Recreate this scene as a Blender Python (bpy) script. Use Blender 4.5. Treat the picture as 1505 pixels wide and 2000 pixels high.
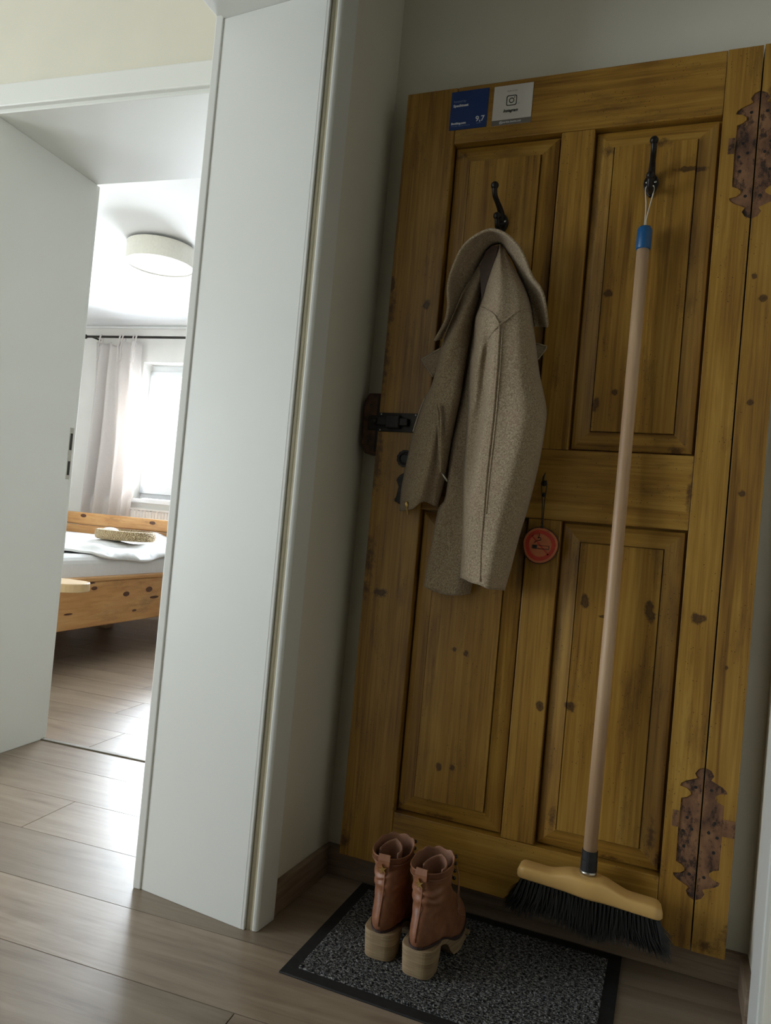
import bpy, bmesh, math, random
from mathutils import Vector, Matrix
random.seed(7)
for o in list(bpy.data.objects): bpy.data.objects.remove(o, do_unlink=True)
SC = bpy.context.scene; COL = SC.collection
PI = math.pi

# ------------------------------------------------------------------ camera
FPX = 1440.0
YAW, PITCH, ROLL = 0.377569, 0.017557, 0.090480
CAM = Vector((0.736, -1.6889, 0.87))
_f = Vector((-math.sin(YAW)*math.cos(PITCH), math.cos(YAW)*math.cos(PITCH), math.sin(PITCH)))
_r = Vector((math.cos(YAW), math.sin(YAW), 0)); _u = _r.cross(_f)
CR = _r*math.cos(ROLL)+_u*math.sin(ROLL); CU = -_r*math.sin(ROLL)+_u*math.cos(ROLL); CF = _f
cd = bpy.data.cameras.new('camera'); co = bpy.data.objects.new('camera', cd); COL.objects.link(co)
cd.sensor_fit = 'VERTICAL'; cd.sensor_height = 24.0; cd.lens = 24.0*FPX/2000.0
cd.clip_start = 0.02; cd.clip_end = 60
co.matrix_world = Matrix(((CR.x, CU.x, -CF.x, CAM.x), (CR.y, CU.y, -CF.y, CAM.y), (CR.z, CU.z, -CF.z, CAM.z), (0, 0, 0, 1)))
SC.camera = co
vs = SC.view_settings
vs.view_transform = 'Standard'; vs.look = 'None'; vs.gamma = 1.0; vs.use_curve_mapping = False
vs.exposure = 0.35

# ------------------------------------------------------------------ world and daylight
HA = math.radians(4.2)          # the bedroom side of the flat is turned a little against the door wall
def H(u, v, z=0.0):
    return Vector((math.cos(HA)*u-math.sin(HA)*v, math.sin(HA)*u+math.cos(HA)*v, z))
w = bpy.data.worlds.new('daylight'); SC.world = w; w.use_nodes = True
bg = w.node_tree.nodes['Background']; bg.inputs[0].default_value = (0.86, 0.93, 1.0, 1); bg.inputs[1].default_value = 2.2
def area(name, loc, target, sx, sy, watt, col):
    l = bpy.data.lights.new(name, 'AREA'); l.shape = 'RECTANGLE'; l.size = sx; l.size_y = sy; l.energy = watt; l.color = col
    o = bpy.data.objects.new(name, l); COL.objects.link(o); o.location = loc
    o.rotation_euler = (Vector(target)-Vector(loc)).to_track_quat('-Z', 'Y').to_euler(); return o
area('bedroom_window_daylight', H(-2.68, 4.14, 1.7), H(-2.6, 1.5, 0.95), 1.5, 1.3, 330, (0.84, 0.92, 1.0))
area('corridor_window_offscreen', H(-3.55, -1.85, 1.05), H(0, -0.55, 0.85), 1.3, 1.8, 52, (0.82, 0.91, 1.0))

# ------------------------------------------------------------------ helpers
def ray(px):
    return CR*((px[0]-752.5)/FPX)-CU*((px[1]-1000.0)/FPX)+CF
def atY(px, y):                                  # point on the plane parallel to the door wall
    d = ray(px); return CAM+d*((y-CAM.y)/d.y)
def atZ(px, z):
    d = ray(px); return CAM+d*((z-CAM.z)/d.z)
def toH(P): return Vector((math.cos(HA)*P.x+math.sin(HA)*P.y, -math.sin(HA)*P.x+math.cos(HA)*P.y, P.z))
def hV(px, v):
    c = toH(CAM); d = toH(ray(px)); return c+d*((v-c.y)/d.y)
def hZ(px, z):
    return toH(atZ(px, z))

def link(name, me, mat=None, parent=None):
    o = bpy.data.objects.new(name, me); COL.objects.link(o)
    if mat: me.materials.append(mat)
    if parent: o.parent = parent
    return o
def mesh(name, V, Fc, mat=None, parent=None, smooth=False):
    me = bpy.data.meshes.new(name); me.from_pydata([tuple(v) for v in V], [], Fc); me.update()
    bm = bmesh.new(); bm.from_mesh(me); bmesh.ops.recalc_face_normals(bm, faces=bm.faces); bm.to_mesh(me); bm.free()
    if smooth: me.polygons.foreach_set('use_smooth', [True]*len(me.polygons))
    return link(name, me, mat, parent)
class MB:
    def __init__(s): s.V = []; s.F = []
    def add(s, V, Fc):
        b = len(s.V); s.V += [Vector(v) for v in V]; s.F += [tuple(i+b for i in f) for f in Fc]; return s
    def box(s, a, b):
        x0, x1 = sorted((a[0], b[0])); y0, y1 = sorted((a[1], b[1])); z0, z1 = sorted((a[2], b[2]))
        return s.add([(x0,y0,z0),(x1,y0,z0),(x1,y1,z0),(x0,y1,z0),(x0,y0,z1),(x1,y0,z1),(x1,y1,z1),(x0,y1,z1)],
                     [(0,3,2,1),(4,5,6,7),(0,1,5,4),(1,2,6,5),(2,3,7,6),(3,0,4,7)])
    def prism(s, poly, z0, z1):                  # footprint polygon in xy
        n = len(poly)
        V = [(p[0], p[1], z0) for p in poly]+[(p[0], p[1], z1) for p in poly]
        return s.add(V, [tuple(range(n))[::-1], tuple(range(n, 2*n))]+[(i, (i+1) % n, n+(i+1) % n, n+i) for i in range(n)])
    def plate(s, poly, y0, y1):                  # outline polygon in xz, thickness in y
        n = len(poly)
        V = [(p[0], y0, p[1]) for p in poly]+[(p[0], y1, p[1]) for p in poly]
        return s.add(V, [tuple(range(n)), tuple(range(n, 2*n))[::-1]]+[(i, n+i, n+(i+1) % n, (i+1) % n) for i in range(n)])
    def tube(s, pts, rad, n=8, cap=True):
        pts = [Vector(p) for p in pts]; m = len(pts)
        R = rad if isinstance(rad, (list, tuple)) else [rad]*m
        t0 = (pts[1]-pts[0]).normalized(); a = Vector((0,0,1)) if abs(t0.z) < .9 else Vector((1,0,0))
        nx = t0.cross(a).normalized(); V = []
        for i in range(m):
            t = (pts[min(i+1, m-1)]-pts[max(i-1, 0)]).normalized()
            nx = (nx-t*nx.dot(t)).normalized(); ny = t.cross(nx)
            for k in range(n):
                an = 2*PI*k/n; V.append(pts[i]+(nx*math.cos(an)+ny*math.sin(an))*R[i])
        Fc = [(i*n+k, i*n+(k+1) % n, (i+1)*n+(k+1) % n, (i+1)*n+k) for i in range(m-1) for k in range(n)]
        if cap: Fc += [tuple(range(n))[::-1], tuple(range((m-1)*n, m*n))]
        return s.add(V, Fc)
    def ball(s, c, r, sc=(1,1,1), nu=12, nv=8):
        c = Vector(c); V = [c+Vector((0,0,-r*sc[2]))]
        for j in range(1, nv):
            ph = -PI/2+PI*j/nv
            for i in range(nu):
                th = 2*PI*i/nu; V.append(c+Vector((r*sc[0]*math.cos(ph)*math.cos(th), r*sc[1]*math.cos(ph)*math.sin(th), r*sc[2]*math.sin(ph))))
        V.append(c+Vector((0,0,r*sc[2]))); T = len(V)-1
        Fc = [(0, 1+(i+1) % nu, 1+i) for i in range(nu)]
        for j in range(nv-2):
            for i in range(nu): Fc.append((1+j*nu+i, 1+j*nu+(i+1) % nu, 1+(j+1)*nu+(i+1) % nu, 1+(j+1)*nu+i))
        Fc += [(1+(nv-2)*nu+i, 1+(nv-2)*nu+(i+1) % nu, T) for i in range(nu)]
        return s.add(V, Fc)
    def lathe(s, prof, c=(0,0,0), n=32, axis='Z', cap=True):
        c = Vector(c); V = []
        for (r, h) in prof:
            for k in range(n):
                an = 2*PI*k/n
                if axis == 'Z': V.append(c+Vector((r*math.cos(an), r*math.sin(an), h)))
                else: V.append(c+Vector((r*math.cos(an), h, r*math.sin(an))))
        m = len(prof)
        Fc = [(i*n+k, i*n+(k+1) % n, (i+1)*n+(k+1) % n, (i+1)*n+k) for i in range(m-1) for k in range(n)]
        if cap: Fc += [tuple(range(n))[::-1], tuple(range((m-1)*n, m*n))]
        return s.add(V, Fc)
    def grid(s, rows, closed=False, flip=False):
        n = len(rows[0]); V = [p for r in rows for p in r]; Fc = []
        for i in range(len(rows)-1):
            for k in range(n if closed else n-1):
                k2 = (k+1) % n; Fc.append((i*n+k, i*n+k2, (i+1)*n+k2, (i+1)*n+k))
        return s.add(V, Fc)
    def build(s, name, mat=None, parent=None, smooth=False, bevel=0, seg=2, hrot=False):
        o = mesh(name, s.V, s.F, mat, parent, smooth)
        if bevel:
            m = o.modifiers.new('edge', 'BEVEL'); m.width = bevel; m.segments = seg; m.limit_method = 'ANGLE'; m.angle_limit = math.radians(40)
        if hrot: o.rotation_euler.z = HA
        return o
def tag(o, label=None, cat=None, group=None, kind=None):
    if label: o['label'] = label
    if cat: o['category'] = cat
    if group: o['group'] = group
    if kind: o['kind'] = kind
    return o
def empty(name, loc=(0,0,0), rz=0.0):
    o = bpy.data.objects.new(name, None); COL.objects.link(o); o.location = loc; o.rotation_euler.z = rz; o.empty_display_size = .05; return o
def struct(o): o['kind'] = 'structure'; return o
def under(o, root):                              # parent while keeping world coordinates (root carries a location only)
    o.parent = root; o.matrix_parent_inverse = Matrix.Translation(-Vector(root.location)); return o
def crm(pts, n):                                 # Catmull-Rom through points, resampled to n by arc length
    P = [Vector(p) for p in pts]; Q = []
    for i in range(len(P)-1):
        a, b, c, d = P[max(i-1, 0)], P[i], P[i+1], P[min(i+2, len(P)-1)]
        for k in range(12):
            t = k/12; Q.append(.5*((2*b)+(c-a)*t+(2*a-5*b+4*c-d)*t*t+(3*b-a-3*c+d)*t**3))
    Q.append(P[-1]); L = [0]
    for i in range(1, len(Q)): L.append(L[-1]+(Q[i]-Q[i-1]).length)
    out = []; j = 0
    for i in range(n):
        s = L[-1]*i/(n-1)
        while j < len(L)-2 and L[j+1] < s: j += 1
        t = (s-L[j])/max(1e-9, L[j+1]-L[j]); out.append(Q[j].lerp(Q[j+1], min(1, max(0, t))))
    return out
def sm(a, b, x):
    t = min(1, max(0, (x-a)/(b-a))); return t*t*(3-2*t)

# ------------------------------------------------------------------ materials
class NT:
    def __init__(s, name, rough=.5, metal=0.0, spec=.5):
        s.m = bpy.data.materials.new(name); s.m.use_nodes = True; s.t = s.m.node_tree
        s.b = s.t.nodes['Principled BSDF']; s.b.inputs['Roughness'].default_value = rough; s.b.inputs['Metallic'].default_value = metal
        s.b.inputs['Specular IOR Level'].default_value = spec
    def n(s, ty, **k):
        nd = s.t.nodes.new(ty)
        for a, v in k.items(): setattr(nd, a, v)
        return nd
    def l(s, a, b): s.t.links.new(a, b)
    def coord(s, scale, kind='Object', rot=(0,0,0)):
        tc = s.n('ShaderNodeTexCoord'); mp = s.n('ShaderNodeMapping'); mp.inputs['Scale'].default_value = scale; mp.inputs['Rotation'].default_value = rot
        s.l(tc.outputs[kind], mp.inputs['Vector']); return mp.outputs['Vector']
    def noise(s, vec, scale=1, detail=4, rough=.55, dist=0):
        nd = s.n('ShaderNodeTexNoise'); nd.inputs['Scale'].default_value = scale; nd.inputs['Detail'].default_value = detail
        nd.inputs['Roughness'].default_value = rough; nd.inputs['Distortion'].default_value = dist; s.l(vec, nd.inputs['Vector']); return nd.outputs['Fac']
    def ramp(s, fac, stops):
        nd = s.n('ShaderNodeValToRGB'); e = nd.color_ramp.elements
        while len(e) < len(stops): e.new(.5)
        for i, (p, c) in enumerate(stops): e[i].position = p; e[i].color = (*c, 1) if len(c) == 3 else c
        s.l(fac, nd.inputs['Fac']); return nd.outputs['Color']
    def mix(s, fac, a, b, mode='MIX'):
        nd = s.n('ShaderNodeMix', data_type='RGBA', blend_type=mode)
        for sock, v in ((nd.inputs['Factor'], fac), (nd.inputs['A'], a), (nd.inputs['B'], b)):
            if hasattr(v, 'links') or isinstance(v, bpy.types.NodeSocket): s.l(v, sock)
            else: sock.default_value = v if isinstance(v, (int, float)) else (*v, 1)
        return nd.outputs['Result']
    def math(s, op, a, b=None, c=None):
        nd = s.n('ShaderNodeMath', operation=op)
        for i, v in enumerate((a, b, c)):
            if v is None: continue
            if isinstance(v, bpy.types.NodeSocket): s.l(v, nd.inputs[i])
            else: nd.inputs[i].default_value = v
        return nd.outputs[0]
    def col(s, c):
        if isinstance(c, bpy.types.NodeSocket): s.l(c, s.b.inputs['Base Color'])
        else: s.b.inputs['Base Color'].default_value = (*c, 1)
        return s
    def bump(s, h, strength=.2, dist=.002):
        nd = s.n('ShaderNodeBump'); nd.inputs['Strength'].default_value = strength; nd.inputs['Distance'].default_value = dist
        s.l(h, nd.inputs['Height']); s.l(nd.outputs['Normal'], s.b.inputs['Normal']); return s
def plain(name, c, rough=.5, metal=0, var=.06, scale=30, bump=0.0, spec=.5):
    t = NT(name, rough, metal, spec); f = t.noise(t.coord((1,1,1)), scale, 4)
    a = tuple(max(0, x*(1-var)) for x in c); b = tuple(min(1, x*(1+var)) for x in c)
    t.col(t.ramp(f, [(.3, a), (.7, b)]))
    if bump: t.bump(f, bump, .002)
    return t.m
M = {}
M['wall'] = plain('wall_paint', (.73, .695, .585), .85, var=.02, scale=6, bump=.05)
M['bed_wall'] = plain('bedroom_wall_paint', (.84, .82, .77), .85, var=.02, scale=6)
M['ceil'] = plain('ceiling_paint', (.88, .88, .87), .9, var=.01, scale=5)
M['lacquer'] = plain('white_lacquer', (.77, .775, .73), .38, var=.012, scale=4)
M['lacquer_edge'] = M['lacquer']
M['seal'] = plain('rubber_seal', (.66, .60, .44), .6, var=.05, scale=20)
M['iron'] = plain('black_iron', (.022, .018, .016), .42, .6, var=.4, scale=60, bump=.3)
M['rust'] = plain('rusty_iron', (.075, .035, .018), .5, .35, var=.75, scale=38, bump=.4)
M['steel'] = plain('steel', (.55, .54, .5), .3, 1.0)
M['brass'] = plain('brass', (.78, .55, .22), .25, 1.0)
M['dark_metal'] = plain('dark_metal', (.06, .055, .05), .4, .8)
M['threshold'] = plain('bronze_threshold', (.17, .145, .11), .5, .3)
M['rubber'] = plain('black_rubber', (.012, .012, .013), .6, var=.3, scale=80, bump=.2)
M['white_plastic'] = plain('white_plastic', (.85, .87, .88), .35, var=.01)
M['radiator'] = plain('white_radiator_enamel', (.9, .9, .89), .35, var=.01)
M['sheet'] = plain('white_linen', (.82, .83, .84), .9, var=.02, scale=40, bump=.1)
M['duvet'] = plain('duvet_cotton', (.84, .845, .85), .9, var=.02, scale=30, bump=.1)

# knots of the old door, taken from the photograph: (px, py, radius across, radius along the grain)
KN = [(834,597,.010,.016),(767,556,.013,.022),(1187,575,.012,.009),(1162,788,.012,.018),(1201,765,.009,.010),(744,1157,.017,.013),(1363,1207,.017,.013),
      (887,1268,.006,.006),(910,1277,.010,.010),(857,1497,.008,.010),(884,1500,.009,.010),(1055,1378,.009,.014),(1113,1380,.012,.010),(1464,786,.007,.008),
      (1446,965,.008,.009),(1490,583,.009,.009),(1472,540,.007,.007),(1350,330,.034,.007),(1143,1175,.010,.020),(1268,1195,.012,.026),(1418,1304,.004,.005),(1178,1205,.012,.004)]
# worn, darkened patches of the same door
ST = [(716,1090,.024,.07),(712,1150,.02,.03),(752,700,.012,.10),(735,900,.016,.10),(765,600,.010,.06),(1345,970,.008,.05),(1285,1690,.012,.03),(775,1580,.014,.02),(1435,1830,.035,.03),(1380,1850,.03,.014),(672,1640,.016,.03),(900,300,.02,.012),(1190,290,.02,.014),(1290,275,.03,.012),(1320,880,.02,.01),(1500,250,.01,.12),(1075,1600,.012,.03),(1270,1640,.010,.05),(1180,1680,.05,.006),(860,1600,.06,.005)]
def pine(name, horizontal=False, along_y=False, base=((.155,.068,.009),(.345,.178,.026),(.47,.272,.052)), knots=True, gloss=.42):
    t = NT(name, gloss)
    tc = t.n('ShaderNodeTexCoord'); geo = t.n('ShaderNodeNewGeometry')
    oi = t.n('ShaderNodeObjectInfo'); off = t.n('ShaderNodeVectorMath', operation='SCALE'); off.inputs[0].default_value = (3.1, 5.7, 9.3); t.l(oi.outputs['Random'], off.inputs['Scale'])
    add = t.n('ShaderNodeVectorMath', operation='ADD'); t.l(geo.outputs['Position'], add.inputs[0]); t.l(off.outputs[0], add.inputs[1])
    mp = t.n('ShaderNodeMapping'); mp.inputs['Scale'].default_value = (30, 1.6, 30) if along_y else (2.2, 30, 55) if horizontal else (75, 30, 2.2); t.l(add.outputs[0], mp.inputs['Vector'])
    g = t.noise(mp.outputs[0], 1, 5, .6, .9)
    mp2 = t.n('ShaderNodeMapping'); mp2.inputs['Scale'].default_value = (5, 1.5, 9) if along_y else (5, 5, 9) if horizontal else (9, 5, 3); t.l(add.outputs[0], mp2.inputs['Vector'])
    big = t.noise(mp2.outputs[0], 1, 3, .5)
    mp4 = t.n('ShaderNodeMapping'); mp4.inputs['Scale'].default_value = (60, 4, 60) if along_y else (5, 60, 210) if horizontal else (210, 60, 5); t.l(add.outputs[0], mp4.inputs['Vector'])
    fine = t.noise(mp4.outputs[0], 1, 3, .6, .3)
    f = t.math('ADD', t.math('ADD', t.math('MULTIPLY', g, .45), t.math('MULTIPLY', big, .33)), t.math('MULTIPLY', fine, .22))
    c = t.ramp(f, [(.36, base[0]), (.5, base[1]), (.63, base[2])])
    # old dirt and dents in the surface
    mp3 = t.n('ShaderNodeMapping'); mp3.inputs['Scale'].default_value = (9, 2, 9) if along_y else (5, 17, 22) if horizontal else (22, 17, 5); t.l(add.outputs[0], mp3.inputs['Vector'])
    dirt = t.noise(mp3.outputs[0], 1, 6, .7)
    c = t.mix(t.ramp(dirt, [(.55, (0,0,0)), (.74, (.6,.6,.6))]), c, (.085,.035,.008))
    vo = t.n('ShaderNodeTexVoronoi'); vo.inputs['Scale'].default_value = 120; t.l(geo.outputs['Position'], vo.inputs['Vector'])
    spots = t.math('MULTIPLY', t.math('LESS_THAN', vo.outputs['Distance'], .12), t.math('GREATER_THAN', dirt, .52))
    c = t.mix(t.math('MULTIPLY', spots, .8), c, (.03,.012,.004))
    if knots:
        sep = t.n('ShaderNodeSeparateXYZ'); t.l(geo.outputs['Position'], sep.inputs[0]); km = None
        wob = t.noise(geo.outputs['Position'], 60, 3)
        for (px, py, rx, rz) in KN:
            P = atY((px, py), -.045)
            dx = t.math('MULTIPLY_ADD', sep.outputs['X'], 1/rx, -P.x/rx); dz = t.math('MULTIPLY_ADD', sep.outputs['Z'], 1/rz, -P.z/rz)
            d2 = t.math('ADD', t.math('MULTIPLY', dx, dx), t.math('MULTIPLY', dz, dz))
            km = d2 if km is None else t.math('MINIMUM', km, d2)
        km = t.math('ADD', t.math('SQRT', km), t.math('MULTIPLY_ADD', wob, 2.0, -1.0))
        c = t.mix(t.ramp(km, [(.0, (.92,.92,.92)), (.35, (.72,.72,.72)), (.6, (.9,.9,.9)), (.8, (.4,.4,.4)), (1.0, (0,0,0))]), c, (.045,.018,.007))
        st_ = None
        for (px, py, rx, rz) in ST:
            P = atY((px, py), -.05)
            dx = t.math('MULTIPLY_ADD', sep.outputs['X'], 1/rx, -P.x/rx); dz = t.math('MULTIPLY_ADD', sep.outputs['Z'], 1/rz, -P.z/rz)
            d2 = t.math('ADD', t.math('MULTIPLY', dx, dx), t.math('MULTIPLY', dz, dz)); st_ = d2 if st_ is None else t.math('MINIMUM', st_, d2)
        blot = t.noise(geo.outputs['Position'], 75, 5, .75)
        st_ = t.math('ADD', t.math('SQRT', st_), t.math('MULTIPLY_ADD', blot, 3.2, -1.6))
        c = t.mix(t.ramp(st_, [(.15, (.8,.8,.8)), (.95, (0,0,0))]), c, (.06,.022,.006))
    t.col(c); t.bump(f, .12, .002); return t.m
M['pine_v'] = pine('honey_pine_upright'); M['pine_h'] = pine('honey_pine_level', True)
def recess():
    t = NT('bare_reddish_wood', .7); v = t.coord((1,1,.6)); a_ = t.noise(v, 55, 6, .75); b_ = t.noise(v, 21, 4, .6)
    c = t.ramp(b_, [(.38, (.10,.045,.022)), (.52, (.21,.10,.045)), (.66, (.30,.15,.065))])
    t.col(t.mix(t.ramp(a_, [(.50, (0,0,0)), (.60, (.9,.9,.9))]), c, (.022,.010,.006))); t.bump(a_, .4, .002); return t.m
M['recess_wood'] = recess()
M['rail_pine'] = pine('bed_rail_pine', True, True, ((.44,.20,.06),(.56,.29,.10),(.63,.37,.15)), False, .4)
M['bed_pine'] = pine('bed_pine', True, False, ((.42,.19,.06),(.55,.28,.095),(.62,.36,.145)), False, .4)
M['knot'] = plain('knot_wood', (.09, .03, .012), .5, var=.4, scale=80)
M['birch'] = plain('pale_birch', (.62, .44, .23), .4, var=.08, scale=14)
def broomwood(name, c1, c2):
    t = NT(name, .5); f = t.noise(t.coord((40, 40, 2.5)), 1, 4, .6, .6); t.col(t.ramp(f, [(.35, c1), (.65, c2)])); t.bump(f, .06); return t.m
M['handle_wood'] = broomwood('beech_handle', (.46, .28, .15), (.60, .41, .25))
M['broom_block'] = plain('lacquered_beech', (.74, .46, .16), .3, var=.08, scale=10)
M['blue'] = plain('blue_plastic', (.012, .10, .26), .35, var=.1)
M['cord_white'] = plain('white_cord', (.66, .6, .5), .8)
M['cord_black'] = plain('black_cord', (.012, .01, .009), .7)
def floor_mat():
    t = NT('grey_oak_laminate', .3)
    oi = t.n('ShaderNodeObjectInfo'); off = t.n('ShaderNodeVectorMath', operation='SCALE'); off.inputs[0].default_value = (7.1, 3.7, 0); t.l(oi.outputs['Random'], off.inputs['Scale'])
    tc = t.n('ShaderNodeTexCoord'); add = t.n('ShaderNodeVectorMath', operation='ADD'); t.l(tc.outputs['Object'], add.inputs[0]); t.l(off.outputs[0], add.inputs[1])
    mp = t.n('ShaderNodeMapping'); mp.inputs['Scale'].default_value = (2.6, 42, 1); t.l(add.outputs[0], mp.inputs['Vector'])
    g = t.noise(mp.outputs[0], 1, 6, .65, 1.1)
    mp2 = t.n('ShaderNodeMapping'); mp2.inputs['Scale'].default_value = (2.2, 9, 1); t.l(add.outputs[0], mp2.inputs['Vector'])
    b = t.noise(mp2.outputs[0], 1, 4, .6, 1.5)
    f = t.math('ADD', t.math('MULTIPLY', g, .55), t.math('MULTIPLY', b, .45))
    c = t.ramp(f, [(.32, (.165,.118,.080)), (.47, (.250,.190,.134)), (.58, (.295,.229,.165)), (.74, (.35,.28,.21))])
    hv = t.n('ShaderNodeHueSaturation'); t.l(c, hv.inputs['Color']); t.l(t.math('MULTIPLY_ADD', oi.outputs['Random'], .3, .85), hv.inputs['Value'])
    t.col(hv.outputs['Color']); t.bump(g, .06, .001)
    t.l(t.math('MULTIPLY_ADD', g, .14, .26), t.b.inputs['Roughness']); return t.m
M['floor'] = floor_mat()
M['floor_sub'] = plain('joint_dark', (.05, .038, .028), .8)
def skirt():
    t = NT('oak_decor_skirting', .45); f = t.noise(t.coord((4, 4, 70)), 1, 5, .6, .5); t.col(t.ramp(f, [(.35, (.17,.115,.075)), (.62, (.30,.225,.155))])); return t.m
M['skirt'] = skirt()
def wool():
    t = NT('beige_wool', .95, spec=.15); v = t.coord((1,1,1))
    a = t.noise(v, 330, 3, .7); b = t.noise(v, 26, 4, .6)
    c = t.ramp(a, [(.32, (.185,.132,.080)), (.5, (.325,.248,.160)), (.68, (.49,.40,.275))])
    c = t.mix(t.ramp(b, [(.45, (0,0,0)), (.75, (.35,.35,.35))]), c, (.33,.225,.15))
    t.col(c); t.bump(a, .45, .0015)
    t.b.inputs['Sheen Weight'].default_value = .15; return t.m
M['wool'] = wool()
M['wool_thread'] = plain('pale_thread', (.50, .43, .32), .9)
M['lining'] = plain('brown_lining', (.075, .042, .03), .5, var=.2)
def leather():
    t = NT('tan_leather', .48); v = t.coord((1,1,1)); a = t.noise(v, 22, 5, .65); b = t.noise(v, 190, 3)
    t.col(t.ramp(a, [(.3, (.15,.055,.024)), (.5, (.255,.103,.049)), (.72, (.35,.158,.083))])); t.bump(b, .12, .001); return t.m
M['leather'] = leather()
M['leather_in'] = plain('pale_leather', (.28, .135, .08), .7, var=.12, scale=30)
def stack():
    t = NT('stacked_heel', .6); f = t.noise(t.coord((9, 9, 260)), 1, 3, .6); t.col(t.ramp(f, [(.35, (.235,.16,.085)), (.65, (.40,.29,.165))])); return t.m
M['heel'] = stack()
M['welt'] = plain('dark_welt', (.05, .03, .028), .6)
def pile():
    t = NT('grey_loop_pile', .95, spec=.1); v = t.coord((1,1,1), 'Object')
    mp = t.n('ShaderNodeMapping'); mp.inputs['Scale'].default_value = (120, 380, 1); t.l(v, mp.inputs['Vector'])
    a = t.noise(mp.outputs[0], 1, 2, .6)
    t.col(t.ramp(a, [(.40, (.012,.012,.013)), (.50, (.075,.074,.074)), (.62, (.28,.275,.27))])); return t.m
M['pile'] = pile()
M['bristle'] = plain('black_bristle', (.006, .0055, .0055), .5, var=.3, scale=300)
def curtain_mat():
    t = NT('linen_curtain', .9); f = t.noise(t.coord((200, 200, 60)), 1, 3); t.col(t.ramp(f, [(.3, (.76,.73,.70)), (.7, (.86,.83,.80))]))
    tr = t.n('ShaderNodeBsdfTranslucent'); tr.inputs['Color'].default_value = (.88, .83, .80, 1); mx = t.n('ShaderNodeMixShader'); mx.inputs[0].default_value = .5
    out = [n for n in t.t.nodes if n.type == 'OUTPUT_MATERIAL'][0]
    t.l(t.b.outputs[0], mx.inputs[1]); t.l(tr.outputs[0], mx.inputs[2]); t.l(mx.outputs[0], out.inputs[0]); return t.m
M['curtain'] = curtain_mat()
def shade_mat():
    t = NT('cream_lamp_fabric', .85); f = t.noise(t.coord((80, 80, 80)), 1, 3); t.col(t.ramp(f, [(.3, (.80,.78,.70)), (.7, (.86,.84,.76))])); return t.m
M['shade'] = shade_mat()
M['diffuser'] = plain('opal_diffuser', (.93, .93, .88), .4, var=.01)
def glass():
    t = NT('window_glass', .02); tr = t.n('ShaderNodeBsdfTransparent'); gl = t.n('ShaderNodeBsdfGlossy'); gl.inputs['Roughness'].default_value = .01
    fr = t.n('ShaderNodeFresnel'); fr.inputs['IOR'].default_value = 1.45; mx = t.n('ShaderNodeMixShader'); out = [n for n in t.t.nodes if n.type == 'OUTPUT_MATERIAL'][0]
    t.l(fr.outputs[0], mx.inputs[0]); t.l(tr.outputs[0], mx.inputs[1]); t.l(gl.outputs[0], mx.inputs[2]); t.l(mx.outputs[0], out.inputs[0]); return t.m
M['glass'] = glass()
M['shutter'] = plain('pale_green_shutter', (.62, .72, .68), .5, var=.02)
def wicker():
    t = NT('woven_seagrass', .8); wv = t.n('ShaderNodeTexWave'); wv.inputs['Scale'].default_value = 40; wv.inputs['Distortion'].default_value = 14; wv.inputs['Detail'].default_value = 3; t.l(t.coord((1,1,2)), wv.inputs['Vector'])
    t.col(t.ramp(wv.outputs['Fac'], [(.2, (.20,.125,.055)), (.6, (.46,.33,.17)), (.9, (.62,.5,.3))])); t.bump(wv.outputs['Fac'], .6, .004); return t.m
M['wicker'] = wicker()
M['card_blue'] = plain('blue_print', (.012, .042, .175), .35, var=.05)
M['card_white'] = plain('white_card', (.66, .63, .58), .45, var=.02)
M['card_grey'] = plain('grey_print', (.17, .15, .135), .45, var=.02)
M['ink_black'] = plain('black_ink', (.015, .013, .012), .5)
M['ink_white'] = plain('white_ink', (.75, .76, .8), .5)
M['ink_pale'] = plain('pale_blue_ink', (.20, .25, .42), .5)
M['ink_grey'] = plain('grey_ink', (.35, .33, .3), .5)
M['red'] = plain('red_paint', (.50, .045, .022), .45, var=.15, scale=60)
M['slice'] = plain('orange_wood_slice', (.52, .16, .06), .55, var=.15, scale=50)
M['bark'] = plain('bark', (.09, .04, .02), .9, var=.5, scale=120, bump=.4)

# ------------------------------------------------------------------ floor
flo = struct(MB().box((-5.2, -3.4, -.06), (1.6, 4.2, -.008)).build('floor', M['floor_sub'], hrot=False))
PW = .2015; V0 = -.3516; PL = 1.285
flo_frame = flo
pm = {}
def plank_mesh(L):
    k = round(L, 3)
    if k not in pm:
        b = MB().box((0, 0, -.012), (L-.002, PW-.002, 0)); me = bpy.data.meshes.new('plank'); me.from_pydata([tuple(v) for v in b.V], [], b.F); me.update(); me.materials.append(M['floor'])
        pm[k] = me
    return pm[k]
for k in range(-9, 21):
    v = V0+PW*k
    st = {-2: .048, -1: .60, 0: .30, 1: -.80, 2: -1.45, 3: -.30, 4: .2}.get(k, -.80+((k*0.437) % 1.0)*PL)
    u = st-PL*math.ceil((st+4.9)/PL)
    while u < 1.35:
        if not (v < -2.6 or (v > .45 and u > 1.0)):
            o = bpy.data.objects.new('plank', plank_mesh(PL)); COL.objects.link(o); o.parent = flo
            p = H(u, v); o.location = p; o.rotation_euler.z = HA
        u += PL

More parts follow.
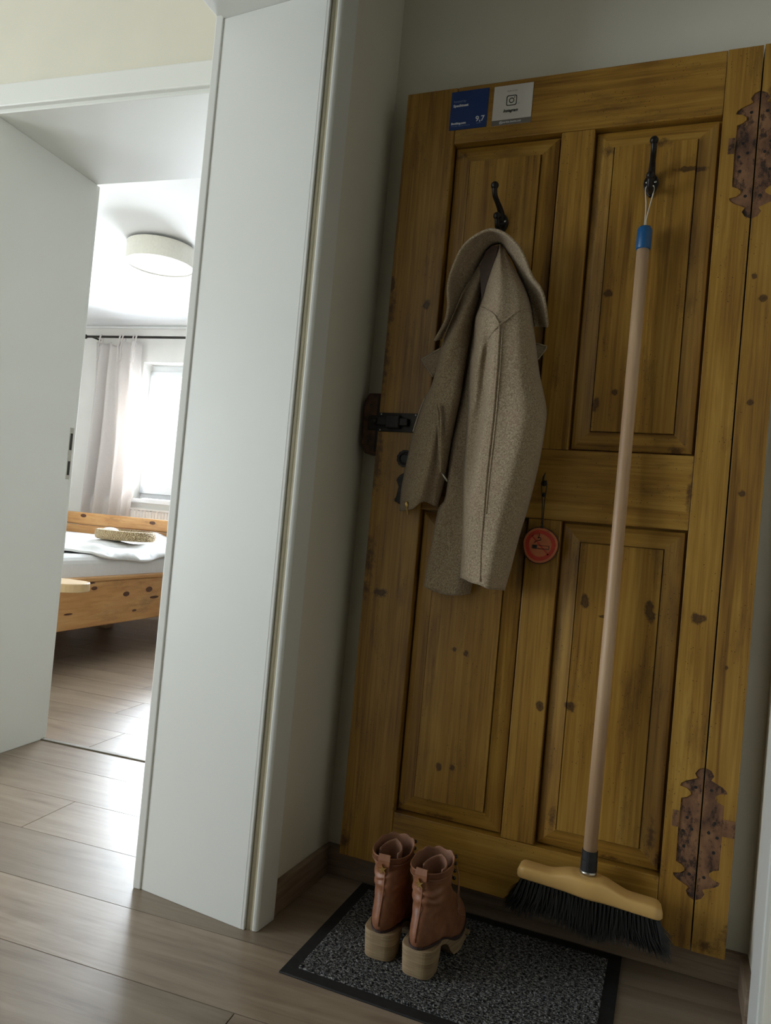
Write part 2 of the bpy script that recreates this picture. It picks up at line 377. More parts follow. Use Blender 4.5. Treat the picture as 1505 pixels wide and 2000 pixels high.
# ------------------------------------------------------------------ walls of the entrance hall
CE = 2.5
struct(MB().box((-.29, .015, 0), (1.4, .36, CE)).build('wall_back', M['wall']))
LW = [(-.014, .02), (-.0265, -.25), (-.03, -.292), (-.318, -.272), (-.30, .02)]
wl = MB().prism(LW, 0, CE)
wl.box((-.312, -1.19, 2.06), (-.026, -.28, CE)); wl.box((-.312, -3.3, 0), (-.026, -1.21, CE))
struct(wl.build('wall_left', M['wall']))
struct(MB().box((.935, -3.5, 0), (1.15, .02, CE)).build('wall_right', M['wall']))
wf = MB().box((-.1, -3.5, 0), (1.2, -3.3, CE))
struct(wf.build('wall_front', M['wall']))
struct(MB().box((-.34, -3.6, CE), (1.3, .4, CE+.1)).build('ceiling', M['ceil']))
# skirting boards
sk = struct(MB().box((-.012, 0, 0), (.935, .016, .069)).build('baseboard_back', M['skirt'], bevel=.002))
sk = struct(MB().prism([(0, 0), (-.014, .002), (-.026, -.25), (-.011, -.25)], 0, .069).build('baseboard_left', M['skirt'], bevel=.002))
sk = struct(MB().box((.92, -.125, 0), (.936, 0, .069)).build('baseboard_right', M['skirt'], bevel=.002))
t3 = struct(MB().box((.926, -.24, 0), (.938, -.125, 2.07)).build('trim_1', M['lacquer'], bevel=.003))

# doorway to the corridor: lining, seal and casing
d1 = struct(empty('door_1'))
A_, B_ = Vector((-.324, -.300)), Vector((-.044, -.323))
MB().prism([(A_.x, A_.y), (B_.x, B_.y), (B_.x+.001, B_.y+.022), (A_.x+.001, A_.y+.022)], 0, 2.0).build('jamb_lining', M['lacquer'], d1, bevel=.0015)
MB().prism([(-.046, -.3225), (-.038, -.3225), (-.038, -.29), (-.046, -.29)], 0, 2.0).build('rebate_edge', M['lacquer_edge'], d1, bevel=.0015)
MB().prism([(-.0375, -.315), (-.018, -.3135), (-.018, -.27), (-.0375, -.27)], 0, 2.02).build('rebate', M['seal'], d1)
MB().tube([(-.0325, -.3140, 0), (-.0325, -.3140, 2.0)], .0035, 10).build('seal', M['seal'], d1, smooth=True)
MB().prism([(-.0215, -.3185), (-.0125, -.3165), (-.0095, -.3125), (-.004, -.255), (-.027, -.252)], 0, 2.085).build('casing', M['lacquer'], d1, bevel=.003, seg=3)
MB().box((-.0255, -1.26, 2.015), (-.0075, -.3150, 2.085)).build('head_casing', M['lacquer'], d1, bevel=.003)
MB().prism([(-.344, -.305), (-.3235, -.3035), (-.321, -.23), (-.342, -.23)], 0, 2.075).build('corridor_casing', M['lacquer_edge'], d1, bevel=.003, seg=3)
MB().prism([(-.324, -1.2), (-.324, -.299), (-.044, -.322), (-.044, -1.2)], 2.0, 2.022).build('head_lining', M['lacquer'], d1)
MB().box((-.344, -1.26, 2.006), (-.323, -.302, 2.075)).build('corridor_head_casing', M['lacquer_edge'], d1, bevel=.003)
MB().box((-.326, -1.212, 0), (-.03, -1.19, 2.0)).build('jamb_lining', M['lacquer'], d1)
MB().box((-.0255, -1.26, 0), (-.0075, -1.195, 2.085)).build('casing', M['lacquer'], d1, bevel=.003)

# ------------------------------------------------------------------ corridor and doorway to the bedroom (turned frame)
UL, UR, VN, VF, ZH = -1.271, -.42, -.015, .443, 2.0
wb = MB().box((-3.2, 0, 0), (UL-.012, .43, CE)).box((UR+.012, 0, 0), (-.2, .43, CE)).box((UL-.013, 0, ZH+.012), (UR+.013, .43, CE))
struct(wb.build('wall_bedroom', M['wall'], hrot=True))
wc = MB().box((-3.3, -2.6, 0), (-3.2, -2.5, CE)).box((-3.3, -1.2, 0), (-3.2, .43, CE)).box((-3.3, -2.5, 0), (-3.2, -1.2, .12)).box((-3.3, -2.5, 2.0), (-3.2, -1.2, CE))
struct(wc.build('wall_corridor', M['wall'], hrot=True))
struct(MB().box((-3.3, -2.7, 0), (-.44, -2.6, CE)).build('wall_corridor_end', M['wall'], hrot=True))
struct(MB().box((-3.3, -2.7, CE), (-.36, .43, CE+.08)).build('ceiling_corridor', M['ceil'], hrot=True))
d2 = struct(empty('door_2', rz=HA))
def dbox(n, a, b, m='lacquer', bv=.002): return MB().box(a, b).build(n, M[m], d2, bevel=bv)
dbox('jamb_lining', (UL-.02, VN, 0), (UL, VF, ZH)); dbox('jamb_lining', (UR, VN, 0), (UR+.02, VF, ZH))
dbox('head_lining', (UL-.02, VN, ZH), (UR+.02, VF, ZH+.02))
dbox('head_casing', (UL-.085, -.03, ZH+.012), (UR+.085, .0, ZH+.082), bv=.004)
dbox('casing', (UL-.085, -.03, 0), (UL-.012, .0, ZH+.082), bv=.004); dbox('casing', (UR+.012, -.03, 0), (UR+.085, .0, ZH+.082), bv=.004)
dbox('rebate_edge', (UL-.02, VF-.002, 0), (UL-.004, VF+.018, ZH), 'lacquer_edge')
sp = dbox('strike_plate', (UL-.003, VF-.018, .93), (UL+.0008, VF+.0012, 1.115), 'steel', 0)
for a, b in ((1.035, 1.095), (.945, .995)): MB().box((UL-.002, VF-.014, a), (UL+.0014, VF-.003, b)).build('strike_slot', M['ink_black'], sp)
struct(MB().box((UL-.01, VF-.014, -.002), (UR+.01, VF+.008, .004)).build('trim_2', M['threshold'], hrot=True, bevel=.003))

# ------------------------------------------------------------------ bedroom shell
BV = 3.69; BC = 2.4
wn0, wn1, wz0, wz1 = -3.405, -1.95, .905, 2.09
b = MB().box((-5, BV, 0), (wn0, BV+.26, BC)).box((wn1, BV, 0), (1.2, BV+.26, BC)).box((wn0, BV, 0), (wn1, BV+.26, wz0)).box((wn0, BV, wz1), (wn1, BV+.26, BC))
struct(b.build('wall_window', M['bed_wall'], hrot=True))
struct(MB().box((-5.1, .43, 0), (-4.95, BV+.2, BC)).build('wall_bedroom_left', M['bed_wall'], hrot=True))
struct(MB().box((.3, .43, 0), (.4, BV+.2, BC)).build('wall_bedroom_right', M['bed_wall'], hrot=True))
struct(MB().box((-5, .40, 0), (-3.1, .44, BC)).box((-.3, .40, 0), (.35, .44, BC)).build('wall_bedroom_front', M['bed_wall'], hrot=True))
struct(MB().box((-5.1, .41, BC), (.5, BV+.3, BC+.1)).build('ceiling_bedroom', M['ceil'], hrot=True))
struct(MB().prism([(-5, BV), (.3, BV), (.3, BV-.03), (-5, BV-.03)], BC-.022, BC).build('trim_3', M['ceil'], hrot=True, bevel=.012, seg=3))

# window of the bedroom
win = struct(empty('window_1', rz=HA)); WV = BV+.13
fo = (-3.453, -1.9, .915, 2.085)
MB().box((fo[0], WV, fo[3]-.085), (fo[1], WV+.07, fo[3])).build('frame', M['white_plastic'], win, bevel=.004)
MB().box((fo[0], WV, fo[2]), (fo[1], WV+.07, fo[2]+.06)).build('frame', M['white_plastic'], win, bevel=.004)
for u0, u1 in ((fo[0]+.0, fo[0]+.05), (fo[1]-.05, fo[1])): MB().box((u0, WV, fo[2]), (u1, WV+.07, fo[3])).build('frame', M['white_plastic'], win, bevel=.004)
sa = (-3.42, -2.66, .955, 2.03)
for u0, u1 in ((sa[0], sa[1]), (sa[1]+.005, fo[1]-.03)):
    MB().box((u0, WV-.02, sa[2]), (u0+.05, WV+.04, sa[3])).box((u1-.05, WV-.02, sa[2]), (u1, WV+.04, sa[3])).box((u0, WV-.02, sa[2]), (u1, WV+.04, sa[2]+.065)).box((u0, WV-.02, sa[3]-.035), (u1, WV+.04, sa[3])).build('sash', M['white_plastic'], win, bevel=.004)
    MB().box((u0+.045, WV+.008, sa[2]+.06), (u1-.045, WV+.014, sa[3]-.03)).build('pane', M['glass'], win)
MB().box((fo[0]+.04, WV+.09, 1.90), (fo[1]-.04, WV+.11, 2.06)).build('roller_shutter', M['shutter'], win)
MB().box((wn0-.0, BV-.035, wz0-.035), (wn1, BV+.14, wz0)).build('window_sill', M['white_plastic'], win, bevel=.006)

# curtain rod and curtain
rod = empty('curtain_rod', rz=HA); tag(rod, 'thin black curtain rod above the bedroom window', 'curtain rod')
MB().tube([(-3.93, BV-.12, 2.275), (-.7, BV-.12, 2.275)], .011, 12).build('rod', M['dark_metal'], rod, smooth=True)
MB().ball((-3.94, BV-.12, 2.275), .02).build('finial', M['dark_metal'], rod, smooth=True)
for u in (-3.88, -.8): MB().tube([(u, BV-.12, 2.275), (u, BV+.003, 2.275)], .008).build('bracket', M['dark_metal'], rod)
cu = empty('curtain', rz=HA); tag(cu, 'pale linen tie-top curtain drawn aside beside the bedroom window', 'curtain')
def curt_edge(t): # t 0 top .. 1 bottom
    l = -3.83+.02*t; r = -3.385+.085*sm(.0, .45, t)-.05*sm(.55, 1, t); return l, r
rows = []
for i in range(50):
    t = i/49; l, r = curt_edge(t); row = []
    zt = 2.235-2.15*t
    for k in range(90):
        s = k/89; sag = -.075*math.sin(PI*s*3)**2*(1-sm(0, .12, t)) if s < .67 else 0
        fold = math.sin(s*2*PI*4.1+1.1*math.sin(2.2*t)+.4)*(.034+.03*t)+.016*math.sin(s*21+t*4)
        row.append((l+(r-l)*s+.012*math.sin(9*s+3*t), BV-.12+(min(fold, .008) if zt < .9 else fold), zt+sag*.5))
    rows.append(row)
c = MB().grid(rows).build('drape', M['curtain'], cu, smooth=True); m = c.modifiers.new('thick', 'SOLIDIFY'); m.thickness = .002
for u in (-3.775, -3.575, -3.545, -3.44, -3.41):
    P = [(u, BV-.14, 2.19), (u+.004, BV-.137, 2.27), (u+.006, BV-.12, 2.291), (u+.008, BV-.105, 2.27), (u+.008, BV-.11, 2.18)]
    MB().tube(crm(P, 14), .007, 6).build('tie', M['curtain'], cu, smooth=True)
    MB().tube(crm([(u, BV-.15, 2.20), (u+.018, BV-.16, 2.12), (u+.012, BV-.158, 2.05)], 8), [.006]*7+[.003], 6).build('tie_end', M['curtain'], cu, smooth=True)

# radiator below the window
ra = empty('radiator', rz=HA); tag(ra, 'white ribbed panel radiator under the bedroom window sill', 'radiator')
rv = BV-.10
rows = []
for z in (.16, .80):
    row = []
    for k in range(45):
        u = -3.37+1.35*k/44
        for du, dv in ((0, 0), (.008, 0), (.012, .009), (.026, .009)): row.append((u+du, rv+dv, z))
    rows.append(row)
MB().grid(rows).build('front_panel', M['radiator'], ra)
MB().box((-3.37, rv+.012, .15), (-2.0, BV-.02, .795)).build('body', M['radiator'], ra, bevel=.004)
for k in range(34):
    MB().box((-3.36+k*.04, rv+.01, .797), (-3.335+k*.04, BV-.025, .815)).build('grille_bar', M['radiator'], ra)
MB().box((-3.375, rv-.002, .81), (-1.99, rv+.012, .822)).build('top_rim', M['radiator'], ra)
for u in (-3.2, -2.2): MB().box((u, BV-.025, .3), (u+.03, BV+.002, .6)).build('bracket', M['radiator'], ra)

# ------------------------------------------------------------------ ceiling lamp
lp = empty('ceiling_lamp', rz=HA); LC = (-2.075, 1.955)
tag(lp, 'cream fabric drum lamp on the bedroom ceiling', 'lamp')
R_ = .196
MB().lathe([(R_, BC-.125), (R_, BC-.022), (R_-.003, BC-.022), (R_-.003, BC-.125)], (LC[0], LC[1], 0), 64, cap=False).add([], []).build('shade', M['shade'], lp, smooth=False)
for z in (BC-.125, BC-.022): MB().lathe([(R_+.0015, z-.003), (R_+.0015, z+.003), (R_-.004, z+.003), (R_-.004, z-.003), (R_+.0015, z-.003)], (LC[0], LC[1], 0), 64, cap=False).build('rim', M['shade'], lp)
MB().lathe([(R_-.004, BC-.123), (R_-.004, BC-.119)], (LC[0], LC[1], 0), 64).build('diffuser', M['diffuser'], lp)
MB().lathe([(.06, BC-.12), (.06, BC+.001)], (LC[0], LC[1], 0), 32).build('canopy', M['white_plastic'], lp)

# ------------------------------------------------------------------ bed with mattress, duvet and tray
bd = empty('bed', rz=HA); tag(bd, 'knotty pine bed frame with a low plank headboard', 'bed')
U1, U0, B0, B1 = -1.955, -3.62, .95, 3.2
rl = MB().box((U1-.028, B0, .20), (U1, B1, .438)).build('side_rail', M['rail_pine'], bd, bevel=.006)
MB().box((U1-.045, B0, .438), (U1+.006, B1, .462)).build('top_strip', M['rail_pine'], rl, bevel=.006)
for (px, py, rx, rz) in ((246.5,1160,.014,.014),(291,1151,.016,.016),(301,1166,.022,.008),(184,1149,.012,.010),(176,1139,.020,.005),(262,1192,.010,.007),(133,1200,.016,.005)):
    c_ = toH(CAM); d_ = toH(ray((px, py))); P = c_+d_*((U1-c_.x)/d_.x); poly = []
    V = [(U1+.0004, P.y+rx*math.cos(a*PI/8)*2.0, P.z+rz*math.sin(a*PI/8)) for a in range(16)]
    MB().add(V+[(U1-.004, v[1], v[2]) for v in V], [tuple(range(16)), tuple(range(16, 32))[::-1]]+[(i, (i+1) % 16, 16+(i+1) % 16, 16+i) for i in range(16)]).build('knot', M['knot'], rl)
MB().box((U0, B0, .20), (U0+.028, B1, .45)).build('side_rail', M['bed_pine'], bd, bevel=.006)
MB().box((U0, B0-.03, .20), (U1, B0, .46)).build('footboard', M['bed_pine'], bd, bevel=.008)
hb = MB().box((U0-.02, B1, .655), (U1+.02, B1+.03, .752)).build('headboard_plank', M['bed_pine'], bd, bevel=.012, seg=3)
MB().box((U0-.02, B1+.004, .30), (U1+.02, B1+.027, .652)).build('headboard_plank', M['bed_pine'], bd, bevel=.008)
for px, py in ((163,1007),(297.5,1021.5)):
    P = hV((px, py), B1); V = [(P.x+.028*math.cos(a*PI/8), B1-.0004, P.z+.014*math.sin(a*PI/8)) for a in range(16)]
    MB().add(V+[(v[0], B1+.004, v[2]) for v in V], [tuple(range(16)), tuple(range(16, 32))[::-1]]+[(i, (i+1) % 16, 16+(i+1) % 16, 16+i) for i in range(16)]).build('knot', M['knot'], hb)
for u, v in ((U0+.06, B1-.02), (U1-.05, B1-.02), (U0+.06, B0+.05), (U1-.08, B0+.05), (-2.66, 2.54)):
    MB().box((u-.035, v-.035, 0), (u+.035, v+.035, .30)).build('leg', M['handle_wood'] if u == -2.66 else M['bed_pine'], bd, bevel=.004)
MB().box((U0+.03, B0+.02, .30), (U1-.03, B1-.01, .325)).build('slat_base', M['handle_wood'], bd)
ma = MB().box((U0+.032, B0+.02, .325), (U1-.032, B1-.01, .575)).build('mattress', M['sheet'], bevel=.045, seg=4, hrot=True)
tag(ma, 'thick mattress under a white fitted sheet in the pine bed', 'mattress')
# duvet: a soft rumpled sheet lying over the mattress
rows = []
for i in range(56):
    v = 1.02+2.12*i/55; row = []
    hang = sm(1.45, 1.75, v)*(1-.6*sm(1.95, 2.3, v)); edge = U1-.26+.25*sm(1.2, 1.65, v)+.012*math.sin(v*17)
    for k in range(60):
        s = k/59; u = U0+.06+(edge-U0-.06)*s
        z = .60+.016*math.sin(u*7+v*3)+.012*math.sin(v*11-u*4)+.008*math.sin(u*19+v*13)+.018*math.sin((u+v)*5)
        fall = sm(.93, 1.0, s); z = z*(1-fall)+(.582-.045*hang+.006*math.sin(v*19))*fall; u += .004*hang*fall
        z += .012*math.sin(v*24)*sm(.8, .95, s)*(1-fall)
        row.append((u, v, max(z, .579) if u < U1-.034 else z))
    rows.append(row)
n_ = len(rows[0])
du = MB().grid(rows).build('duvet', M['duvet'], smooth=True, hrot=True); m = du.modifiers.new('thick', 'SOLIDIFY'); m.thickness = .012; m.offset = 1
tag(du, 'rumpled white duvet spread over the mattress in the bedroom', 'duvet')
TP = hZ((247, 1057), .632); TR_ = .178; TC = (TP.x-.135, TP.y+TR_-.01)
tr = empty('tray', rz=HA); tag(tr, 'round woven seagrass tray lying on the white duvet', 'tray')
MB().lathe([(.001, .628), (TR_-.01, .628), (TR_, .633), (TR_+.006, .655), (TR_+.002, .685), (TR_-.010, .688), (TR_-.012, .648), (.001, .645)], (TC[0], TC[1], 0), 48, cap=False).build('woven_rim', M['wicker'], tr, smooth=True)
MB().ball((TC[0]-.10, TC[1]-.02, .672), .05, (1.1, 1, .55)).build('folded_cloth', M['sheet'], tr, smooth=True)

# small bedside table whose rounded end shows past the jamb
TZ = .5; e0 = hZ((161, 1141), TZ)
bt = empty('bedside_table', rz=HA); tag(bt, 'small pale wooden side table with rounded top beside the bed', 'table')
cx, cy, rr = e0.x-.10, e0.y+.015, .10
poly = [(cx+rr*math.cos(a), cy+rr*math.sin(a)) for a in [(-90+180*i/18)*PI/180 for i in range(19)]]+[(cx-.24, cy+rr), (cx-.24, cy-rr)]
MB().prism(poly, TZ-.038, TZ).build('top', M['birch'], bt, bevel=.004)
for dx, dy in ((-.2, -.07), (-.2, .07), (-.12, 0)): MB().tube([(cx+dx, cy+dy, 0), (cx+dx, cy+dy, TZ-.03)], [.012, .018], 12).build('leg', M['birch'], bt, smooth=True)

# ------------------------------------------------------------------ the old pine door hung on the wall
DR = empty('paneled_door', (.467, -.03, .077)); tag(DR, 'old honey-coloured pine door with four raised panels hung on the wall', 'door')
YF, YB = -.05, -.002
def dp(o): return under(o, DR)
X0, XA, XB, XC, XD, XE, XF = .046, .1735, .427, .4995, .757, .8235, .888
Z0, ZA, ZB, ZC, ZD, Z1 = .077, .2055, .9145, 1.069, 1.7835, 1.919
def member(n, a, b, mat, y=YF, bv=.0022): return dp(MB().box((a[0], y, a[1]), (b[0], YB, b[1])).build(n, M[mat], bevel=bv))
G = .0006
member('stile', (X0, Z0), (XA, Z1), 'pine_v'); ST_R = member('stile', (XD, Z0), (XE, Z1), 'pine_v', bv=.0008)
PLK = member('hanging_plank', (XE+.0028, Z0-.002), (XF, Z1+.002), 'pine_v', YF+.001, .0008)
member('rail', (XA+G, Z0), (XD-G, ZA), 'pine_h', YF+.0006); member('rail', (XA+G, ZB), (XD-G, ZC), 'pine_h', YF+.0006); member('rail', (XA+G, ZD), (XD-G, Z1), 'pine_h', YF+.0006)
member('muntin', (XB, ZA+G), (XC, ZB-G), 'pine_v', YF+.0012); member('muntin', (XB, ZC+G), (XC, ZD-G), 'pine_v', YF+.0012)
def panel(x0, x1, z0, z1):
    g = .0055; I = .045
    rings = [(x0+.0, z0+.0, x1-.0, z1-.0, YF+.028), (x0+g, z0+g, x1-g, z1-g, YF+.028), (x0+g, z0+g, x1-g, z1-g, YF+.017), (x0+.018, z0+.018, x1-.018, z1-.018, YF+.0135),
             (x0+I-.0026, z0+I-.0026, x1-I+.0026, z1-I+.0026, YF+.0095), (x0+I-.0022, z0+I-.0022, x1-I+.0022, z1-I+.0022, YF+.0150), (x0+I-.0004, z0+I-.0004, x1-I+.0004, z1-I+.0004, YF+.0150), (x0+I, z0+I, x1-I, z1-I, YF+.0040)]
    V = []
    for a, b_, c_, d_, y in rings: V += [(a, y, b_), (c_, y, b_), (c_, y, d_), (a, y, d_)]
    nb = len(V); V += [(x0, YB-.004, z0), (x1, YB-.004, z0), (x1, YB-.004, z1), (x0, YB-.004, z1)]
    def sub(rs):
        return [(r_*4+k, r_*4+(k+1) % 4, (r_+1)*4+(k+1) % 4, (r_+1)*4+k) for r_ in rs for k in range(4)]
    Fc = sub(range(len(rings)-1)); t_ = (len(rings)-1)*4; Fc.append((t_, t_+1, t_+2, t_+3))
    Fc += [(k, (k+1) % 4, nb+(k+1) % 4, nb+k) for k in range(4)]+[(nb, nb+1, nb+2, nb+3)]
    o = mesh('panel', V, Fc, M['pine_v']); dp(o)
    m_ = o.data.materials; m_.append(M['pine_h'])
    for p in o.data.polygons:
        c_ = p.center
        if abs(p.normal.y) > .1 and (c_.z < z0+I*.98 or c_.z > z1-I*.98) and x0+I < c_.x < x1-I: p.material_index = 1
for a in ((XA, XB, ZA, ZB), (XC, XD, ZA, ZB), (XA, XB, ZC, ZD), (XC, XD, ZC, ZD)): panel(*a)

# bare ghosts of the old ornate hinges, in two halves across the joint
def hinge(zc, h):
    half = [(0, .5), (.010, .484), (.016, .446), (.011, .414), (.020, .398), (.033, .376), (.040, .355), (.042, .333), (.029, .323), (.0215, .301), (.021, .28), (.027, .258), (.038, .242), (.039, 0)]
    prof = half+[(a, -b) for a, b in reversed(half[:-1])]
    for s in (-1, 1):
        xo = (XE-.0003) if s < 0 else (XE+.0032)
        xi = xo-s*.006                            # the cutter runs past the joint edge
        def half_plate(x_in, y0, y1):
            n = len(prof); V = []
            for a, b_ in prof:
                xx = xo+s*max(a, .0004); zz = zc+b_*h; V += [(x_in, y0, zz), (xx, y0, zz), (xx, y1, zz), (x_in, y1, zz)]
            return MB().add(V, [(4*j+k, 4*j+(k+1) % 4, 4*j+4+(k+1) % 4, 4*j+4+k) for j in range(n-1) for k in range(4)]+[(0, 1, 2, 3), tuple(4*(n-1)+k for k in range(4))])
        cut = half_plate(xi, YF-.01, YF+.0036).build('cut')
        tgt = ST_R if s < 0 else PLK; bo_ = tgt.modifiers.new('cut', 'BOOLEAN'); bo_.object = cut; bo_.operation = 'DIFFERENCE'; bo_.solver = 'EXACT'
        bev = tgt.modifiers['edge']; bev.show_viewport = False
        bpy.context.view_layer.update()
        nm_ = bpy.data.meshes.new_from_object(tgt.evaluated_get(bpy.context.evaluated_depsgraph_get())); tgt.modifiers.remove(bo_); tgt.data = nm_; bev.show_viewport = True
        bpy.data.objects.remove(cut, do_unlink=True)
        dp(half_plate(xo, YF+.0026, YF+.0040).build('hinge_recess', M['recess_wood']))
        for (dx, dz) in ((.014, .02), (.030, -.005), (.012, -.32), (.013, .34), (.024, .10), (.026, -.12)):
            dp(MB().lathe([(.0032, YF+.0022), (.0032, YF+.003)], (xo+s*dx, 0, zc+dz*h), 10, 'Y').build('nail_hole', M['ink_black']))
    for x_a, x_b in ((XE-.052, XE-.040), (XE+.041, XF-.0008)):
        dp(MB().box((x_a, YF-.0006, zc+.005), (x_b, YF+.0015, zc+.038)).build('strap_mark', M['recess_wood']))
hinge(.309, .264); hinge(1.692, .264)

# coat hooks
def hook(px_plate, px_tip, ytip):
    P = atY(px_plate, -.045); T = atY(px_tip, ytip)
    hk = MB()
    poly = []
    for i in range(28):
        a = 2*PI*i/28; x = math.cos(a)*.0155; z = math.sin(a)*.021
        if z < 0: x *= (1-.55*(-z/.021)**1.5); z *= 1.35
        poly.append((P.x+x, P.z+z))
    hk.plate(poly, -.0535, -.040)
    hk.tube(crm([(P.x, -.05, P.z+.006), (P.x, -.062, P.z+.018), (P.x+(T.x-P.x)*.3, -.075, P.z+(T.z-P.z)*.45), (T.x, ytip+.008, T.z-.018), (T.x, ytip, T.z)], 18), [.0085-.0025*min(1, i/9) for i in range(18)], 10)
    hk.ball((T.x, ytip, T.z), .0088)
    o = dp(hk.build('coat_hook', M['iron'], smooth=True, bevel=.002))
    lo = MB().tube(crm([(P.x, -.052, P.z-.008), (P.x, -.066, P.z-.022), (P.x, -.084, P.z-.022), (P.x, -.094, P.z-.006)], 14), .0058, 10).ball((P.x, -.095, P.z-.002), .0085).build('lower_prong', M['iron'], smooth=True)
    lo.parent = o
    for s in (-1, 1): MB().ball((P.x+s*.0085, -.0535, P.z+.003), .0026, (1, .5, 1)).build('screw', M['steel'], o, smooth=True)
    return P
HK1 = hook((980, 438), (966, 362), -.115); HK2 = hook((1271, 362), (1277, 274), -.115)

# slide bolt, keyhole rose and lock plate on the lock stile
a = atY((737, 806), YF); b_ = atY((824, 846), YF)
bp = dp(MB().box((a.x+.003, YF-.004, b_.z), (b_.x, YF+.002, a.z)).build('bolt_plate', M['iron'], bevel=.001))
zc = (a.z+b_.z)/2
bb = MB().box((a.x-.008, YF-.018, zc-.009), (a.x+.085, YF-.004, zc+.009)).build('bolt_bar', M['iron'], bp, bevel=.002)
MB().box((a.x+.030, YF-.022, zc-.016), (a.x+.066, YF-.003, zc+.016)).build('bolt_guide', M['iron'], bp, bevel=.003)
MB().ball((a.x+.002, YF-.02, zc), .0075).build('bolt_knob', M['iron'], bp, smooth=True)
for dx in (.012, .10):
    for s in (-1, 1): MB().ball((a.x+dx, YF-.004, zc+s*.019), .0022, (1, .5, 1)).build('screw', M['steel'], bp, smooth=True)
E_ = atY((791, 896), YF)
rose = []
for i in range(96):
    an = 2*PI*i/96; rr = .0195+.0014*abs(math.sin(an*6)); rose.append((E_.x+rr*math.cos(an), E_.z+rr*math.sin(an)))
ro = dp(MB().plate(rose, YF-.004, YF+.001).build('keyhole_rose', M['iron'], bevel=.0008))
MB().lathe([(.0105, YF-.0045), (.0125, YF-.009), (.0155, YF-.004)], (E_.x, 0, E_.z), 24, 'Y', cap=False).build('rose_ring', M['iron'], ro, smooth=True)
MB().lathe([(.0095, YF-.0048), (.0095, YF-.003)], (E_.x, 0, E_.z), 20, 'Y').build('keyhole', M['ink_black'], ro)
L_ = atY((786, 952), YF)
pr = [(.0, .034), (.007, .030), (.0135, .022), (.0165, .016), (.012, .008), (.0095, .0), (.0115, -.012), (.0135, -.024), (.017, -.029), (.0165, -.034), (.008, -.037), (0, -.042)]
poly = [(L_.x+x, L_.z+z) for x, z in pr]+[(L_.x-x, L_.z+z) for x, z in reversed(pr[1:-1])]
dp(MB().plate(poly, YF-.004, YF+.001).build('lock_plate', M['iron'], bevel=.001))
N_ = atY((1064, 945), YF)
dp(MB().lathe([(.001, YF-.016), (.0065, YF-.0145), (.0065, YF-.012), (.002, YF-.011), (.002, YF+.003)], (N_.x, 0, N_.z), 14, 'Y').build('nail', M['iron']))

# iron keep for the bolt, fixed in the corner beside the door
a = atY((716, 770), -.035); b_ = atY((738, 884), -.035)
kp = empty('bolt_keep', ((a.x+b_.x)/2, -.02, b_.z)); tag(kp, 'rusty iron bolt keep fixed to the wall beside the old door', 'bolt keep')
xc = .022; zc2 = (a.z+b_.z)/2; hh = .0745
poly = [(xc-.024, zc2-hh+.02), (xc-.012, zc2-hh), (xc+.020, zc2-hh), (xc+.020, zc2+hh), (xc-.014, zc2+hh), (xc-.024, zc2+hh-.02)]
under(MB().plate(poly, -.034, .017).build('keep_block', M['rust'], bevel=.003), kp)
under(MB().box((xc+.013, -.0385, zc2-hh+.004), (xc+.0205, -.033, zc2+hh-.004)).build('keep_flange', M['iron'], bevel=.001), kp)
under(MB().box((xc-.008, -.0375, zc-.018), (xc+.016, -.033, zc+.018)).build('keep_staple', M['iron'], bevel=.002), kp)
for s in (-1, 1): under(MB().ball((xc-.006, -.034, zc2+s*.045), .0035, (1, .6, 1)).build('screw', M['dark_metal'], smooth=True), kp)

# ------------------------------------------------------------------ cards stuck to the door
def text(body, x, z, size, mat, parent, y, bold=0.0, shear=0.0, align='LEFT', name='lettering', sx=1.0):
    cu_ = bpy.data.curves.new('text', 'FONT'); cu_.body = body; cu_.size = size; cu_.offset = bold; cu_.shear = shear; cu_.align_x = align; cu_.extrude = .00008; cu_.resolution_u = 3
    o = bpy.data.objects.new('text', cu_); COL.objects.link(o)
    bpy.context.view_layer.update()
    me = bpy.data.meshes.new_from_object(o.evaluated_get(bpy.context.evaluated_depsgraph_get())); bpy.data.objects.remove(o); bpy.data.curves.remove(cu_)
    me.transform(Matrix.Translation((x, y, z)) @ Matrix.Rotation(PI/2, 4, 'X') @ Matrix.Diagonal((sx, 1, 1, 1)))
    me.materials.clear(); me.materials.append(mat)
    return link(name, me, None, parent)
YS = YF-.0012
bc = MB().box((.1595, YS, 1.8160), (.2500, YF+.0005, 1.9080)).build('sticker', M['card_blue']); tag(bc, 'square dark blue review sticker with white 9,7 score on the door', 'sticker')
text('hosted by', .1665, 1.8815, .0075, M['ink_pale'], bc, YS-.0002, .0001)
text('Spechtnest', .1660, 1.8710, .0082, M['ink_white'], bc, YS-.0002, .0004)
text('9,7', .2225, 1.8308, .0180, M['ink_white'], bc, YS-.0004, .0003)
text('superb', .2250, 1.8255, .0045, M['ink_pale'], bc, YS-.0002)
text('Booking.com', .1640, 1.8290, .0068, M['ink_white'], bc, YS-.0002, .0004)
text('Traveller Review Awards', .1640, 1.8235, .0045, M['ink_pale'], bc, YS-.0002)
wc_ = MB().box((.2625, YS, 1.8150), (.3535, YF+.0005, 1.9070)).build('sticker', M['card_white']); tag(wc_, 'white square sticker with black camera icon and grey strip on the door', 'sticker')
MB().box((.2625, YS-.0003, 1.8150), (.3535, YS+.0003, 1.8265)).build('grey_strip', M['card_grey'], wc_)
def rrect(cx, cz, h, r, n=8):
    P = []
    for sx_, sz_, a0 in ((1, 1, 0), (-1, 1, 90), (-1, -1, 180), (1, -1, 270)):
        for i in range(n+1):
            an = (a0+90*i/n)*PI/180; P.append((cx+sx_*(h-r)+r*math.cos(an), cz+sz_*(h-r)+r*math.sin(an)))
    return P
